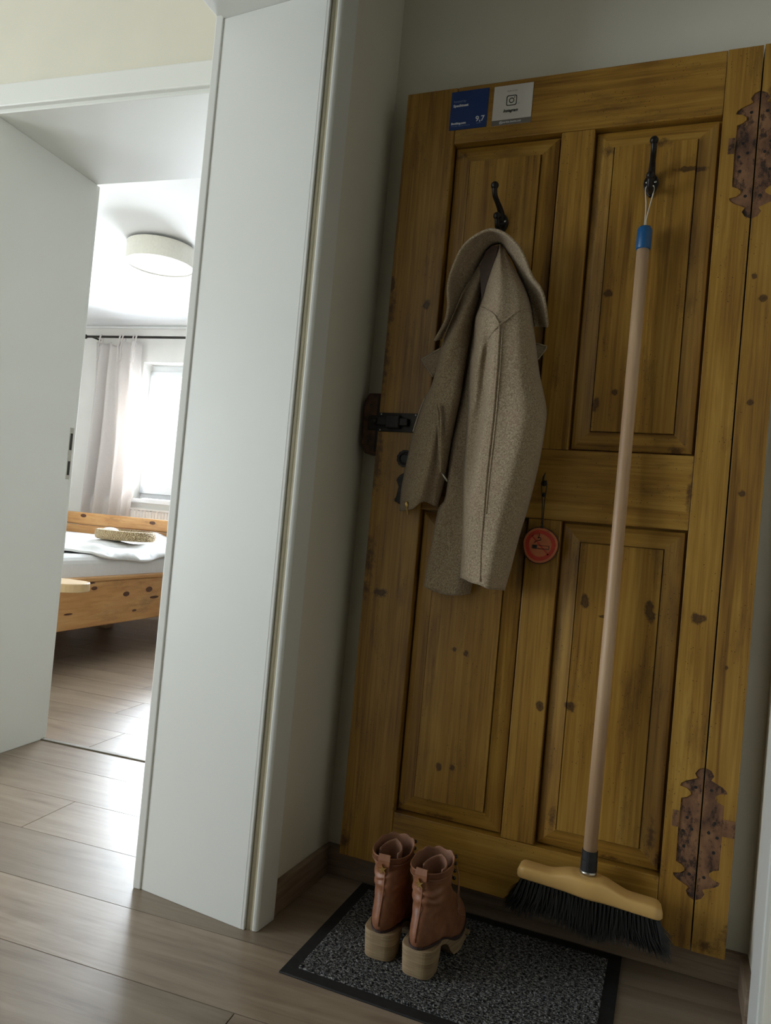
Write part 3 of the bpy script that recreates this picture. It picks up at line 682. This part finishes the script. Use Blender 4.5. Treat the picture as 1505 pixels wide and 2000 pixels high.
def ringplate(o_, i_, y0, y1):
    n = len(o_); mb = MB(); V = [(p[0], y0, p[1]) for p in o_]+[(p[0], y0, p[1]) for p in i_]+[(p[0], y1, p[1]) for p in o_]+[(p[0], y1, p[1]) for p in i_]; Fc = []
    for k in range(n):
        j = (k+1) % n; Fc += [(k, j, n+j, n+k), (2*n+k, 2*n+j, j, k), (n+k, n+j, 3*n+j, 3*n+k)]
    return mb.add(V, Fc)
icx, icz = .3055, 1.8705
ringplate(rrect(icx, icz, .0122, .0045), rrect(icx, icz, .0103, .0032), YS-.0004, YS).build('icon_frame', M['ink_black'], wc_)
circ = lambda r, cx=icx, cz=icz, n=32: [(cx+r*math.cos(2*PI*i/n), cz+r*math.sin(2*PI*i/n)) for i in range(n)]
ringplate(circ(.0062), circ(.0043), YS-.0004, YS).build('icon_lens', M['ink_black'], wc_)
MB().plate(circ(.0014, icx+.0066, icz+.0066, 12), YS-.0004, YS).build('icon_dot', M['ink_black'], wc_)
text('FIND US ON', icx, 1.8915, .0042, M['ink_grey'], wc_, YS-.0002, .0001, align='CENTER')
text('on', icx+.0165, 1.8605, .0045, M['ink_grey'], wc_, YS-.0002, 0, .3, 'CENTER')
text('Instagram', icx-.001, 1.8440, .0100, M['ink_black'], wc_, YS-.0002, .00035, .35, 'CENTER', sx=.86)
text('@peritts.bette.ost', icx, 1.8185, .0068, M['ink_white'], wc_, YS-.0006, .0001, .15, 'CENTER')

# ------------------------------------------------------------------ no-smoking wood slice on a cord
SG = atY((1055, 1065), YF-.014); sgn = empty('hanging_sign', (SG.x, YF-.014, SG.z)); tag(sgn, 'round orange wood-slice no-smoking sign hanging on a black cord', 'sign')
def sg(o): return under(o, sgn)
def blob(r, n=48, k=.02): return [(SG.x+r*(1+k*math.sin(3*2*PI*i/n+1)+k*.6*math.sin(5*2*PI*i/n))*math.cos(2*PI*i/n), SG.z+r*1.03*(1+k*math.sin(3*2*PI*i/n+1))*math.sin(2*PI*i/n)) for i in range(n)]
ys = YF-.019
sg(MB().plate(blob(.0395), ys+.0008, YF-.008).build('bark_rim', M['bark'], bevel=.001)); sg(MB().plate(blob(.0372), ys, ys+.006).build('disc', M['slice'], bevel=.0008))
sg(ringplate(blob(.0325), blob(.0245), ys-.0005, ys+.0005).build('red_ring', M['red']))
dg = []
for dx, dz in ((-.0205, .0185), (-.0185, .0205), (.0205, -.0185), (.0185, -.0205)): dg.append((SG.x+dx, SG.z+dz))
sg(MB().plate(dg, ys-.0005, ys+.0005).build('red_bar', M['red']))
cz_ = SG.z-.0035
ci = lambda: [(SG.x-.0165, cz_-.0045), (SG.x+.0200, cz_-.0045), (SG.x+.0200, cz_+.0035), (SG.x-.0165, cz_+.0035)]
sg(ringplate(ci(), [(SG.x-.0065, cz_-.0035), (SG.x+.0190, cz_-.0035), (SG.x+.0190, cz_+.0025), (SG.x-.0065, cz_+.0025)], ys-.0011, ys).build('cigarette_mark', M['ink_black']))
sm_ = [(SG.x-.013, ys-.0006, SG.z+.004), (SG.x-.007, ys-.0006, SG.z+.009), (SG.x+.001, ys-.0006, SG.z+.012), (SG.x-.002, ys-.0006, SG.z+.017), (SG.x-.006, ys-.0006, SG.z+.015), (SG.x-.003, ys-.0006, SG.z+.021), (SG.x-.004, ys-.0006, SG.z+.027)]
sg(MB().tube(crm(sm_, 30), .0006, 5).build('smoke_mark', M['ink_black']))
tp_ = Vector((SG.x+.001, ys, SG.z+.0355)); nn = Vector((N_.x, YF-.0095, N_.z+.004))
for s in (-1, 1):
    sg(MB().tube(crm([tp_+Vector((0, .003, 0)), tp_+Vector((s*.001, -.002, .01)), tp_.lerp(nn, .55)+Vector((s*.0022, 0, 0)), nn+Vector((s*.0055, 0, -.012)), nn+Vector((s*.0045, 0, .002)), nn], 24), .00105, 6).build('cord', M['cord_black'], smooth=True))
sg(MB().ball(tp_.lerp(nn, .72), .0036, (1, 1, 1.5)).build('knot', M['cord_black'], smooth=True))
sg(MB().ball(tp_+Vector((0, -.001, .006)), .003, (1, 1, 1.3)).build('knot', M['cord_black'], smooth=True))
sg(MB().tube([nn+Vector((-.004, 0, -.004)), nn+Vector((-.002, -.004, .010)), nn+Vector((.001, -.004, .020))], [.002, .0022, .0006], 6).build('cord_end', M['cord_black'], smooth=True))

# ------------------------------------------------------------------ wool coat
CT = empty('coat', (.32, -.07, .70)); tag(CT, 'beige wool coat hanging by its collar on an iron hook', 'coat')
def ct(o): return under(o, CT)
def cloth(name, Lp, Rp, yf, yb, nr=60, nf=26, nb=12, mat='wool', bot=None, top_close=False):
    L = crm([(p[0], p[1], 0) for p in Lp], nr); R = crm([(p[0], p[1], 0) for p in Rp], nr); rows = []
    for i in range(nr):
        t = i/(nr-1); row = []
        for k in range(nf+nb):
            if k < nf: s = k/(nf-1); y = yf(s, t)
            else: s = 1-(k-nf+1)/(nb+1); y = yb(s, t)
            p = L[i].lerp(R[i], s); py = p.y+(bot(s, t) if bot else 0)
            row.append(atY((p.x, py), y))
        rows.append(row)
    b = MB().grid(rows, closed=True)
    if top_close: b.F.append(tuple(range(nf+nb)))
    o = ct(b.build(name, M[mat], smooth=True))
    if o.data.polygons[(nr//2)*(nf+nb)+nf//2].normal.y > 0: o.data.flip_normals()
    m = o.modifiers.new('thick', 'SOLIDIFY'); m.thickness = .0035; m.offset = -1
    return o
arc = lambda s, p=2.4: max(0.0, 1-abs(2*s-1)**p)**.6
# back of the coat, behind the sleeves
cloth('back_panel', [(950,520),(925,640),(905,750),(889,832),(880,876),(875,927),(868,975),(855,995),(845,1048),(834,1103),(827,1146)],
      [(985,520),(1000,640),(1000,760),(985,860),(970,930),(958,990),(945,1050),(932,1100),(918,1160)],
      lambda s, t: -.067-(.012+.012*t)*arc(s)-.005*math.sin(s*9+t*2)*sm(.2, .6, t), lambda s, t: -.0535, bot=lambda s, t: 9*math.sin(PI*s)*sm(.9, 1, t))
# far sleeve with its zipped cuff
def y_ls(s, t):
    d = .030+.020*sm(0, .5, t)
    y = -.066-d*arc(s, 2.2)
    y += .014*math.exp(-((s-.62-.1*t)/.10)**2)*sm(.55, .8, t)+.006*math.sin(6*s+9*t)*sm(.1, .4, t)
    return y
cloth('sleeve', [(956,482),(938,507),(914,545),(895,583),(879,622),(863,671),(856,700),(847,736),(839,760),(829,776),(818,810),(805,850),(794,898),(783,955),(780,998)],
      [(972,480),(960,515),(946,552),(934,590),(926,616),(921,646),(913,691),(904,745),(900,773),(889,824),(880,872),(873,916),(865,951),(856,990)],
      y_ls, lambda s, t: -.056, bot=lambda s, t: -13*math.exp(-((s-.62)/.22)**2)*sm(.93, 1, t), nr=70)
# near sleeve, full and rounded
def y_rs(s, t):
    w_ = .045+.045*sm(0, .3, t)
    y = -.092-w_*arc(s, 2.6)*sm(-.06, .12, t)
    fr = .30-.16*sm(.25, .75, t)
    y += .030*math.exp(-((s-fr+.06)/.07)**2)*sm(.2, .35, t)*(1-sm(.62, .8, t))
    y += .004*math.sin(11*s+5*t)+.005*math.sin(14*t+3*s)*sm(.3, .5, t)
    return y
cloth('sleeve', [(973,477),(958,524),(946,562),(937,598),(928,621),(924,670),(918,709),(915,759),(913,793),(908,872),(904,938),(903,1004),(901,1070),(897,1128)],
      [(979,477),(999,515),(1022,556),(1035,592),(1040,620),(1046,671),(1053,727),(1058,750),(1067,799),(1065,832),(1054,898),(1034,982),(1014,1048),(997,1114),(985,1154)],
      y_rs, lambda s, t: -.078, nr=80, nf=34, bot=lambda s, t: (8*math.sin(PI*s)**2-10*math.exp(-((s-.45)/.15)**2)*.5)*sm(.94, 1, t))
# collar: broad band rising over the hook
rim = [(850,665),(870,627),(876,596),(875,566),(879,540),(892,506),(906,481),(928,462),(949,451.5),(963.5,449.5),(981.5,455),(999.5,468.5),(1015.5,488),(1028,515),(1039,542),(1055,564),(1063,589),(1068,630),(1067,639)]
inn = [(863,662),(880,622),(893,590),(906,562),(922,537),(938,510),(950,492),(961,480),(969,477),(977,477),(983,482),(991,495),(1000,508),(1010,530),(1020,552),(1030,574),(1036,594),(1041,620),(1043,638)]
NR = 70
RM = crm([(p[0], p[1], 0) for p in rim], NR); IN = crm([(p[0], p[1], 0) for p in inn], NR); rows = []; rimP = []; rimQ = []
for i in range(NR):
    t = i/(NR-1); top = math.sin(PI*min(1, max(0, t)))**.8; row = []
    yr = -.108-.050*top; yi = -.088-.008*top
    for k in range(12):
        s = k/11; p = RM[i].lerp(IN[i], s); y = yr+(yi-yr)*s+.012*math.sin(PI*s)
        row.append(atY((p.x, p.y), y))
    for k in range(6):                            # turned-under back side of the collar
        s = 1-(k+1)/6; p = RM[i].lerp(IN[i], s*.8+.02); row.append(atY((p.x, p.y), yr+(yi-yr)*s*.5+.012+.012*s))
    rows.append(row); rimP.append(row[0]+Vector((0, -.0015, 0))); q_ = RM[i].lerp(IN[i], .16); rimQ.append(atY((q_.x, q_.y), yr+(yi-yr)*.16+.004-.0022))
clr = ct(MB().grid(rows, closed=True).build('collar', M['wool'], smooth=True)); m = clr.modifiers.new('thick', 'SOLIDIFY'); m.thickness = .003; m.offset = 0
MB_r = MB().tube(rimP, .0034, 8).build('collar_rim', M['wool'], smooth=True); MB_r.parent = clr; MB_r.matrix_parent_inverse = Matrix.Translation(-Vector(CT.location)).inverted() @ Matrix.Translation(-Vector(CT.location))
# lining seen inside the collar
ln = [(936,520),(948,492),(960,480),(973,479),(968,500),(958,528),(948,560),(940,585)]
ct(MB().add([atY(p, -.1085) for p in ln]+[atY(p, -.100) for p in ln], [tuple(range(8)), tuple(range(8, 16))[::-1]]+[(i, (i+1) % 8, 8+(i+1) % 8, 8+i) for i in range(8)]).build('lining', M['lining']))
# lapel points
for pts in ([(868,674),(821,700),(826,712),(844,738),(862,712)], [(1040,668),(1069,675),(1066,684),(1050,704),(1040,690)]):
    n = len(pts)
    o = ct(MB().add([atY(p, -.070) for p in pts]+[atY(p, -.058) for p in pts], [tuple(range(n)), tuple(range(n, 2*n))[::-1]]+[(i, (i+1) % n, n+(i+1) % n, n+i) for i in range(n)]).build('lapel_point', M['wool'], bevel=.003, seg=3))
    e = [atY(Vector(p).lerp(Vector((sum(q[0] for q in pts)/n, sum(q[1] for q in pts)/n)), .16), -.0712) for p in pts[:4]]
    s_ = MB().tube(e, .0008, 5).build('stitching', M['wool_thread'], smooth=True); s_.parent = o
# seams, welts and zips
def seam(name, pts, y, r, mat='wool', off=None):
    P = crm([(p[0], p[1], p[2] if len(p) > 2 else 0) for p in pts], 40)
    return ct(MB().tube([atY((p.x, p.y), y(i/39)) for i, p in enumerate(P)], r, 6).build(name, M[mat], smooth=True))
def on_rs(px, py):                                # depth of the near sleeve's surface at a pixel
    L = crm([(p[0], p[1], 0) for p in RSL], 80); R = crm([(p[0], p[1], 0) for p in RSR], 80)
    j = min(range(80), key=lambda i: abs(L[i].lerp(R[i], min(1, max(0, (px-L[i].x)/max(1, R[i].x-L[i].x)))).y-py))
    s = min(1, max(0, (px-L[j].x)/max(1, R[j].x-L[j].x))); return y_rs(s, j/79)
RSL = [(973,477),(958,524),(946,562),(937,598),(928,621),(924,670),(918,709),(915,759),(913,793),(908,872),(904,938),(903,1004),(901,1070),(897,1128)]
RSR = [(979,477),(999,515),(1022,556),(1035,592),(1040,620),(1046,671),(1053,727),(1058,750),(1067,799),(1065,832),(1054,898),(1034,982),(1014,1048),(997,1114),(985,1154)]
def seam_rs(name, pts, r, n=36, mat='wool'):
    P = crm([(p[0], p[1], 0) for p in pts], n)
    return ct(MB().tube([atY((p.x, p.y), on_rs(p.x, p.y)-.0002) for p in P], r, 6).build(name, M[mat], smooth=True))
seam_rs('sleeve_seam', [(975,636),(973,670),(971,709),(967,759),(961,828),(950,927),(944,1004),(939,1070),(937,1136)], .0026, 44)
seam_rs('sleeve_seam', [(981,640),(979,670),(977,709),(973,759),(967,828),(956,927),(949,1004)], .0016, 40)
seam_rs('yoke_seam', [(938,600),(950,605),(962,613),(969,622),(975,635)], .0024, 20)
seam_rs('yoke_seam', [(954,660),(963,647),(975,635),(992,622),(1004,612),(1014,607),(1026,606),(1037,609)], .0024, 30)
PK = crm([(851,789,0),(855,810,0),(857,850,0),(859,890,0),(860,922,0)], 24)
for dx in (0, 6.5): ct(MB().tube([atY((p.x+dx*(1-i/23), p.y), -.121+.006*(i/23)) for i, p in enumerate(PK)], [.0025+.0006*math.sin(PI*i/23) for i in range(24)], 8).build('pocket_welt', M['wool'], smooth=True))
a, b_ = atY((862, 923), -.121), atY((873, 940), -.121)
ct(MB().tube([a, a.lerp(b_, .5), b_], [.0012, .0022, .0022], 6).build('zip_pull', M['steel'], smooth=True))
a, b_ = atY((793, 980), -.112), atY((796, 1006), -.112)
zp = ct(MB().tube([a, a.lerp(b_, .35), a.lerp(b_, .4), b_], [.0042, .0042, .0016, .0026], 8).build('zip_pull', M['brass'], smooth=True))
seam('cuff_zip', [(829,778),(818,806),(806,843)], lambda t: -.080, .0014, 'wool_thread')

# ------------------------------------------------------------------ broom
TB = atY((1257, 470), -.078); BB = atY((1151, 1672), -.098)
br = empty('broom', (BB.x, -.1, .12)); tag(br, 'wooden broom with black bristles hanging from a hook against the door', 'broom')
def bp_(o): return under(o, br)
bp_(MB().tube([BB, BB.lerp(TB, .33), BB.lerp(TB, .66), TB], [.0138, .0136, .0132, .0128], 20).build('handle', M['handle_wood'], smooth=True))
ax = (TB-BB).normalized(); c0 = TB-ax*.020
bp_(MB().tube([c0, c0+ax*.003, c0+ax*.042, c0+ax*.048, c0+ax*.050], [.0140, .0152, .0152, .0125, .006], 20).build('grip_cap', M['blue'], smooth=True))
tpp = c0+ax*.050; hkp = Vector((HK2.x, -.062, HK2.z-.024))
for s in (-1, 1):
    bp_(MB().tube(crm([tpp+Vector((s*.002, 0, -.004)), tpp+Vector((s*.0012, -.002, .014)), tpp.lerp(hkp, .6)+Vector((s*.004, -.004, 0)), hkp+Vector((s*.0085, -.010, .002)), hkp+Vector((s*.006, -.012, .010))], 22), .0013, 6).build('cord', M['cord_white'], smooth=True))
HB = atY((1152, 1715), -.105); zt = .213; yc = -.105
bp_(MB().tube([BB-ax*.030, BB-ax*.006, BB-ax*.0055, BB+ax*.012, BB+ax*.0125], [.0165, .0165, .0158, .0158, .014], 24).build('socket', M['rubber'], smooth=False))
bp_(MB().tube([BB-ax*.034, BB-ax*.028], [.0172, .0172], 24).build('ferrule', M['steel'], smooth=True))
xl, xr = .479, .768; xm = BB.x
rows = []
N = 64
for i in range(N+1):
    s = i/N; x = xl+(xr-xl)*s
    e = min(s, 1-s)*(xr-xl); rd = math.sqrt(max(0, 1-(1-min(1, e/.016))**2)) if e < .016 else 1
    cb = math.exp(-((x-xm)/.034)**2)
    hw = (.0245+.0075*cb)*max(.02, rd); top = .186+.013*sm(.09, .03, abs(x-xm)) if False else .184+.014*(1-sm(.025, .085, abs(x-xm))); bot = .157
    top = bot+(top-bot)*(.35+.65*rd)
    row = []
    for k in range(20):
        an = 2*PI*k/20; cx_ = math.copysign(abs(math.cos(an))**.45, math.cos(an)); sx_ = math.copysign(abs(math.sin(an))**.45, math.sin(an))
        row.append((x, yc+hw*cx_, (top+bot)/2+(top-bot)/2*sx_+(xm-x)*.05))
    rows.append(row)
bl = MB().grid(rows, closed=True); bl.F += [tuple(range(20)), tuple(range(N*20, N*20+20))]
bp_(bl.build('block', M['broom_block'], smooth=True))
# bristles: many fine tapered strands in tufts, fanned out
random.seed(11); bm_ = MB(); SV = []; SF = []
for ti in range(34):
    for tj in range(5):
        tx = xl+.010+(xr-xl-.02)*(ti+.5)/34; ty = yc-.019+.0095*tj
        fx = (tx-(xl+xr)/2)/((xr-xl)/2)
        for q in range(30):
            bx = tx+random.uniform(-.0022, .0022); by = ty+random.uniform(-.0022, .0022)
            ex = bx+math.copysign(abs(fx)**3, fx)*.038+random.uniform(-.009, .009); ey = by+(tj-2)*.0055-.004+random.uniform(-.006, .006)
            ez = .098+random.uniform(-.010, .014)+.007*math.sin(tx*47); ez += .012*abs(fx)**4
            ez += (xm-bx)*.05; A0 = Vector((bx, by, .160+(xm-bx)*.05)); A2 = Vector((ex, max(-.165, min(ey, -.0545)), ez)); A1 = A0.lerp(A2, .55)+Vector(((ex-bx)*-.15, 0, -.004)); wv = .0010
            b0 = len(SV)
            for P, r_ in ((A0, wv), (A1, wv), (A2, wv*.35)):
                for k in range(3): SV.append((P.x+r_*math.cos(2.1*k), P.y+r_*math.sin(2.1*k), P.z))
            for a_ in range(2):
                for k in range(3): SF.append((b0+a_*3+k, b0+a_*3+(k+1) % 3, b0+a_*3+3+(k+1) % 3, b0+a_*3+3+k))
me = bpy.data.meshes.new('bristles'); me.from_pydata(SV, [], SF); me.update(); bo = bp_(link('bristles', me, M['bristle'])); bo['kind'] = 'stuff'

# ------------------------------------------------------------------ doormat
mt = empty('doormat', (.395, -.21, 0)); tag(mt, 'grey looped-pile doormat with black rubber border on the wood floor', 'doormat')
def mp_(o): return under(o, mt)
mx0, mx1, my0, my1 = .096, .697, -.411, -.006
mp_(MB().box((mx0, my0, -.0004), (mx1, my1, .0035)).build('rubber_border', M['rubber'], bevel=.0015))
bw = .026; rows = []; random.seed(3)
nx, ny = 260, 150
for j in range(ny):
    row = []
    for i in range(nx):
        x = mx0+bw+(mx1-mx0-2*bw)*i/(nx-1); y = my0+bw+(my1-my0-2*bw)*j/(ny-1)
        z = .0052+.0013*math.sin(x*1150+2.2*math.sin(y*90))*math.sin(y*1500)+random.uniform(-.0006, .0012)
        if i in (0, nx-1) or j in (0, ny-1): z = .0030
        row.append((x, y, z))
    rows.append(row)
pl_ = mp_(MB().grid(rows).build('pile', M['pile'])); pl_['kind'] = 'stuff'

# ------------------------------------------------------------------ ankle boots
def boot(loc, rz, mirror, label):
    root = empty('ankle_boot', loc, rz); tag(root, label, 'boot', None)
    sx = -1 if mirror else 1
    ZH_, ZT = .056, .026
    def feather(y): return ZT+(ZH_-ZT)*(1-sm(.055, .135, y))
    def width(y):  # half width of the foot along its length
        return .0335+.0085*sm(.08, .16, y)-.002*(1-sm(0, .05, y))
    def ring(yb, yf, hwk, zf, tilt, nsq=2.3, n=56, cx=0.0, crease=0.0):
        P = []
        for k in range(n):
            a = 2*PI*k/n; c_ = math.cos(a); s_ = math.sin(a)
            y = (yb+yf)/2-(yf-yb)/2*math.copysign(abs(c_)**(2/nsq), c_)
            x = hwk(y)*math.copysign(abs(s_)**(2/nsq), s_)+cx*sm(.05, .2, y)
            z = zf+(feather(y)-ZH_)*tilt
            P.append(Vector((x*sx, y, z)))
        return P
    def lerpw(a, b_, t): return lambda y: a(y)*(1-t)+b_(y)*t
    sh = lambda w: (lambda y: w)
    prof = [  # heel z, yb, yf, half width function, tilt
        (.056, .000, .232, lambda y: width(y)*.98, 1), (.064, -.004, .236, lambda y: width(y)*1.04, 1), (.078, -.005, .234, lambda y: width(y)*1.05, 1),
        (.094, -.002, .222, lambda y: width(y)*1.0, .95), (.108, .002, .198, lambda y: width(y)*.95, .8), (.120, .006, .170, lambda y: .0335, .55),
        (.132, .009, .145, sh(.0325), .3), (.142, .007, .128, sh(.0335), .12), (.150, .011, .120, sh(.0325), 0), (.158, .008, .118, sh(.0350), 0), (.166, .011, .116, sh(.0340), 0), (.176, .010, .114, sh(.0360), 0),
        (.184, .006, .112, sh(.0370), 0), (.192, .003, .112, sh(.0385), 0), (.200, -.001, .113, sh(.0400), 0), (.2035, -.003, .114, sh(.0405), 0)]
    rows = []
    for q, (z, yb, yf, hwk, tl) in enumerate(prof):
        r_ = ring(yb, yf, hwk, z, tl)
        if .12 < z < .185:
            for k, p in enumerate(r_): e_ = .0030*math.sin(q*2.9+1.1*math.sin(k*.33)); p.x *= 1+e_*14; p.y -= e_*(1 if p.y < .05 else .2); p.z += .0035*math.sin(k*.45+q)
        if z > .198:
            for k, p in enumerate(r_): p.z += .007*sm(.03, .11, p.y)+.0022*math.sin(k*1.1+.6)*sm(.02, .06, p.y)
        rows.append(r_)
    up = MB().grid(rows, closed=True).build('upper', M['leather'], root, smooth=True)
    up.data.materials.append(M['leather_in'])
    m = up.modifiers.new('thick', 'SOLIDIFY'); m.thickness = .0028; m.offset = -1; m.material_offset = 1; m.material_offset_rim = 0
    s_ = up.modifiers.new('sub', 'SUBSURF'); s_.levels = 1; s_.render_levels = 2
    # welt and chunky sole
    o1 = ring(-.004, .240, lambda y: width(y)*1.09, ZH_, 1); o2 = [p+Vector((0, 0, .0045)) for p in o1]
    V = o1+o2; n = len(o1)
    mb = MB().add(V, [(k, (k+1) % n, n+(k+1) % n, n+k) for k in range(n)]+[tuple(range(n, 2*n))]); mb.build('welt', M['welt'], root, smooth=False)
    def outline(y0, y1, f, n=40, sq=2.6):
        P = []
        for k in range(n):
            a = 2*PI*k/n; c_ = math.cos(a); s2 = math.sin(a); y = (y0+y1)/2-(y1-y0)/2*math.copysign(abs(c_)**(2/sq), c_); P.append((f(y)*math.copysign(abs(s2)**(2/sq), s2)*sx, y))
        return P
    def slab(name, lo, hi, zl, zh, mat):
        n = len(lo); V = [(p[0], p[1], zl(p[1])) for p in lo]+[(p[0], p[1], zh(p[1])) for p in hi]
        return MB().add(V, [tuple(range(n))[::-1], tuple(range(n, 2*n))]+[(k, (k+1) % n, n+(k+1) % n, n+k) for k in range(n)]).build(name, mat, root, bevel=.002)
    slab('heel', outline(.001, .066, lambda y: .0315, sq=3.2), outline(-.004, .074, lambda y: .0350, sq=3.2), lambda y: 0, lambda y: feather(y), M['heel'])
    slab('sole', outline(.095, .234, lambda y: width(y)*1.0, 48), outline(-.003, .239, lambda y: width(y)*1.085, 48), lambda y: 0 if False else 0.0, lambda y: feather(y), M['heel']) if False else None
    # forefoot sole with shank: bottom follows an arch
    ol = outline(-.003, .240, lambda y: width(y)*1.08, 64, 2.3)
    bz = lambda y: feather(y)-.010 if y < .085 else (feather(y)-.010)*(1-sm(.085, .125, y))
    n = len(ol); V = [(p[0], p[1], bz(p[1])) for p in ol]+[(p[0], p[1], feather(p[1])+.0005) for p in ol]
    Fc = [(k, (k+1) % n, n+(k+1) % n, n+k) for k in range(n)]
    for base in (0, n):
        for k in range(1, n//2):
            Fc.append((base+k, base+k+1 if k+1 <= n//2 else base+k, base+(n-k-1) % n, base+(n-k) % n) if k+1 < n//2 else (base+k, base+n//2, base+n-k))
        Fc.append((base, base+1, base+n-1))
    MB().add(V, Fc).build('sole', M['heel'], root)
    for k in range(4):
        yy = .128+.026*k; ww = width(yy)*.98
        MB().box((-ww, yy, -.0003), (ww, yy+.014, .006)).build('tread', M['heel'], root, bevel=.001)
    # back seam, pull tab with a star rivet
    MB().tube([(0, -.0048, .070), (0, -.0035, .095), (0, .005, .118), (0, .0075, .135), (0, .009, .158), (0, .009, .176), (0, .005, .19)], .0014, 6).build('back_seam', M['leather'], root, smooth=True)
    tb = MB().add([(-.011, -.0058, .176), (.011, -.0058, .176), (.0125, -.0072, .200), (-.0125, -.0072, .200), (-.0115, -.003, .211), (.0115, -.003, .211), (.0115, .003, .209), (-.0115, .003, .209)],
             [(0, 1, 2, 3), (3, 2, 5, 4), (4, 5, 6, 7)]).build('pull_tab', M['leather'], root); m = tb.modifiers.new('thick', 'SOLIDIFY'); m.thickness = .0025
    stp = []
    for k in range(10):
        a = PI/2+PI*k/5; rr = .0105 if k % 2 == 0 else .0036; stp.append((rr*math.cos(a+.25), .184+rr*math.sin(a+.25)))
    MB().plate(stp, -.0115, -.0075).build('star_rivet', M['brass'], tb)
    # tongue standing inside the shaft
    rows = []
    for z in (.13, .17, .204, .208):
        row = []
        for k in range(17):
            a = PI*(-.12+1.24*k/16); row.append(((.023*math.cos(a)+.006)*sx, .055+.036*math.sin(a)*1.0, z-.010*abs(math.cos(a))))
        rows.append(row)
    tg = MB().grid(rows).build('tongue', M['leather_in'], root, smooth=True); m = tg.modifiers.new('thick', 'SOLIDIFY'); m.thickness = .0035
    # strap edge, hooks and lace
    for z in (.158, .173, .188, .202):
        for s in (-1, 1): MB().ball((s*.030, .108, z), .0038, (1, 1, 1)).build('lace_hook', M['dark_metal'], root, smooth=True)
    zz = [.144, .158, .173, .188, .200]
    for k in range(4):
        for s in (-1, 1):
            MB().tube(crm([(s*.030, .111, zz[k]), (0, .121, (zz[k]+zz[k+1])/2), (-s*.030, .111, zz[k+1])], 8), .0013, 6).build('lace', M['leather_in'], root, smooth=True)
    if not mirror: MB().tube(crm([(.036, .100, .188), (.043, .098, .165), (.045, .096, .125), (.049, .100, .102), (.045, .104, .13), (.040, .104, .17)], 26), .0012, 6).build('lace', M['leather_in'], root, smooth=True)
    if not mirror: MB().tube(crm([(.046, .098, .108), (.052, .092, .100), (.066, .090, .101)], 10), .0012, 6).build('lace', M['leather_in'], root, smooth=True)
    # shaft seams
    MB().tube([p*1.0+Vector((0, -.0006, 0)) for p in ring(.0018, .1125, sh(.0390), .189, 0)[:]+[ring(.0018, .1125, sh(.0390), .189, 0)[0]]], .0008, 5).build('top_stitching', M['leather_in'], root, smooth=True)
    st = []
    for k in range(12):
        t = k/11; st.append(((.0340+.004*t)*1.0, .030+.060*t, .118-.050*t**1.6))
    return root
boot((.247, -.289, .0062), math.radians(2), True, 'tan leather heeled ankle boot standing nearer the white doorway casing')
boot((.331, -.306, .0062), math.radians(-4), False, 'tan leather heeled ankle boot with a trailing lace standing nearer the broom')
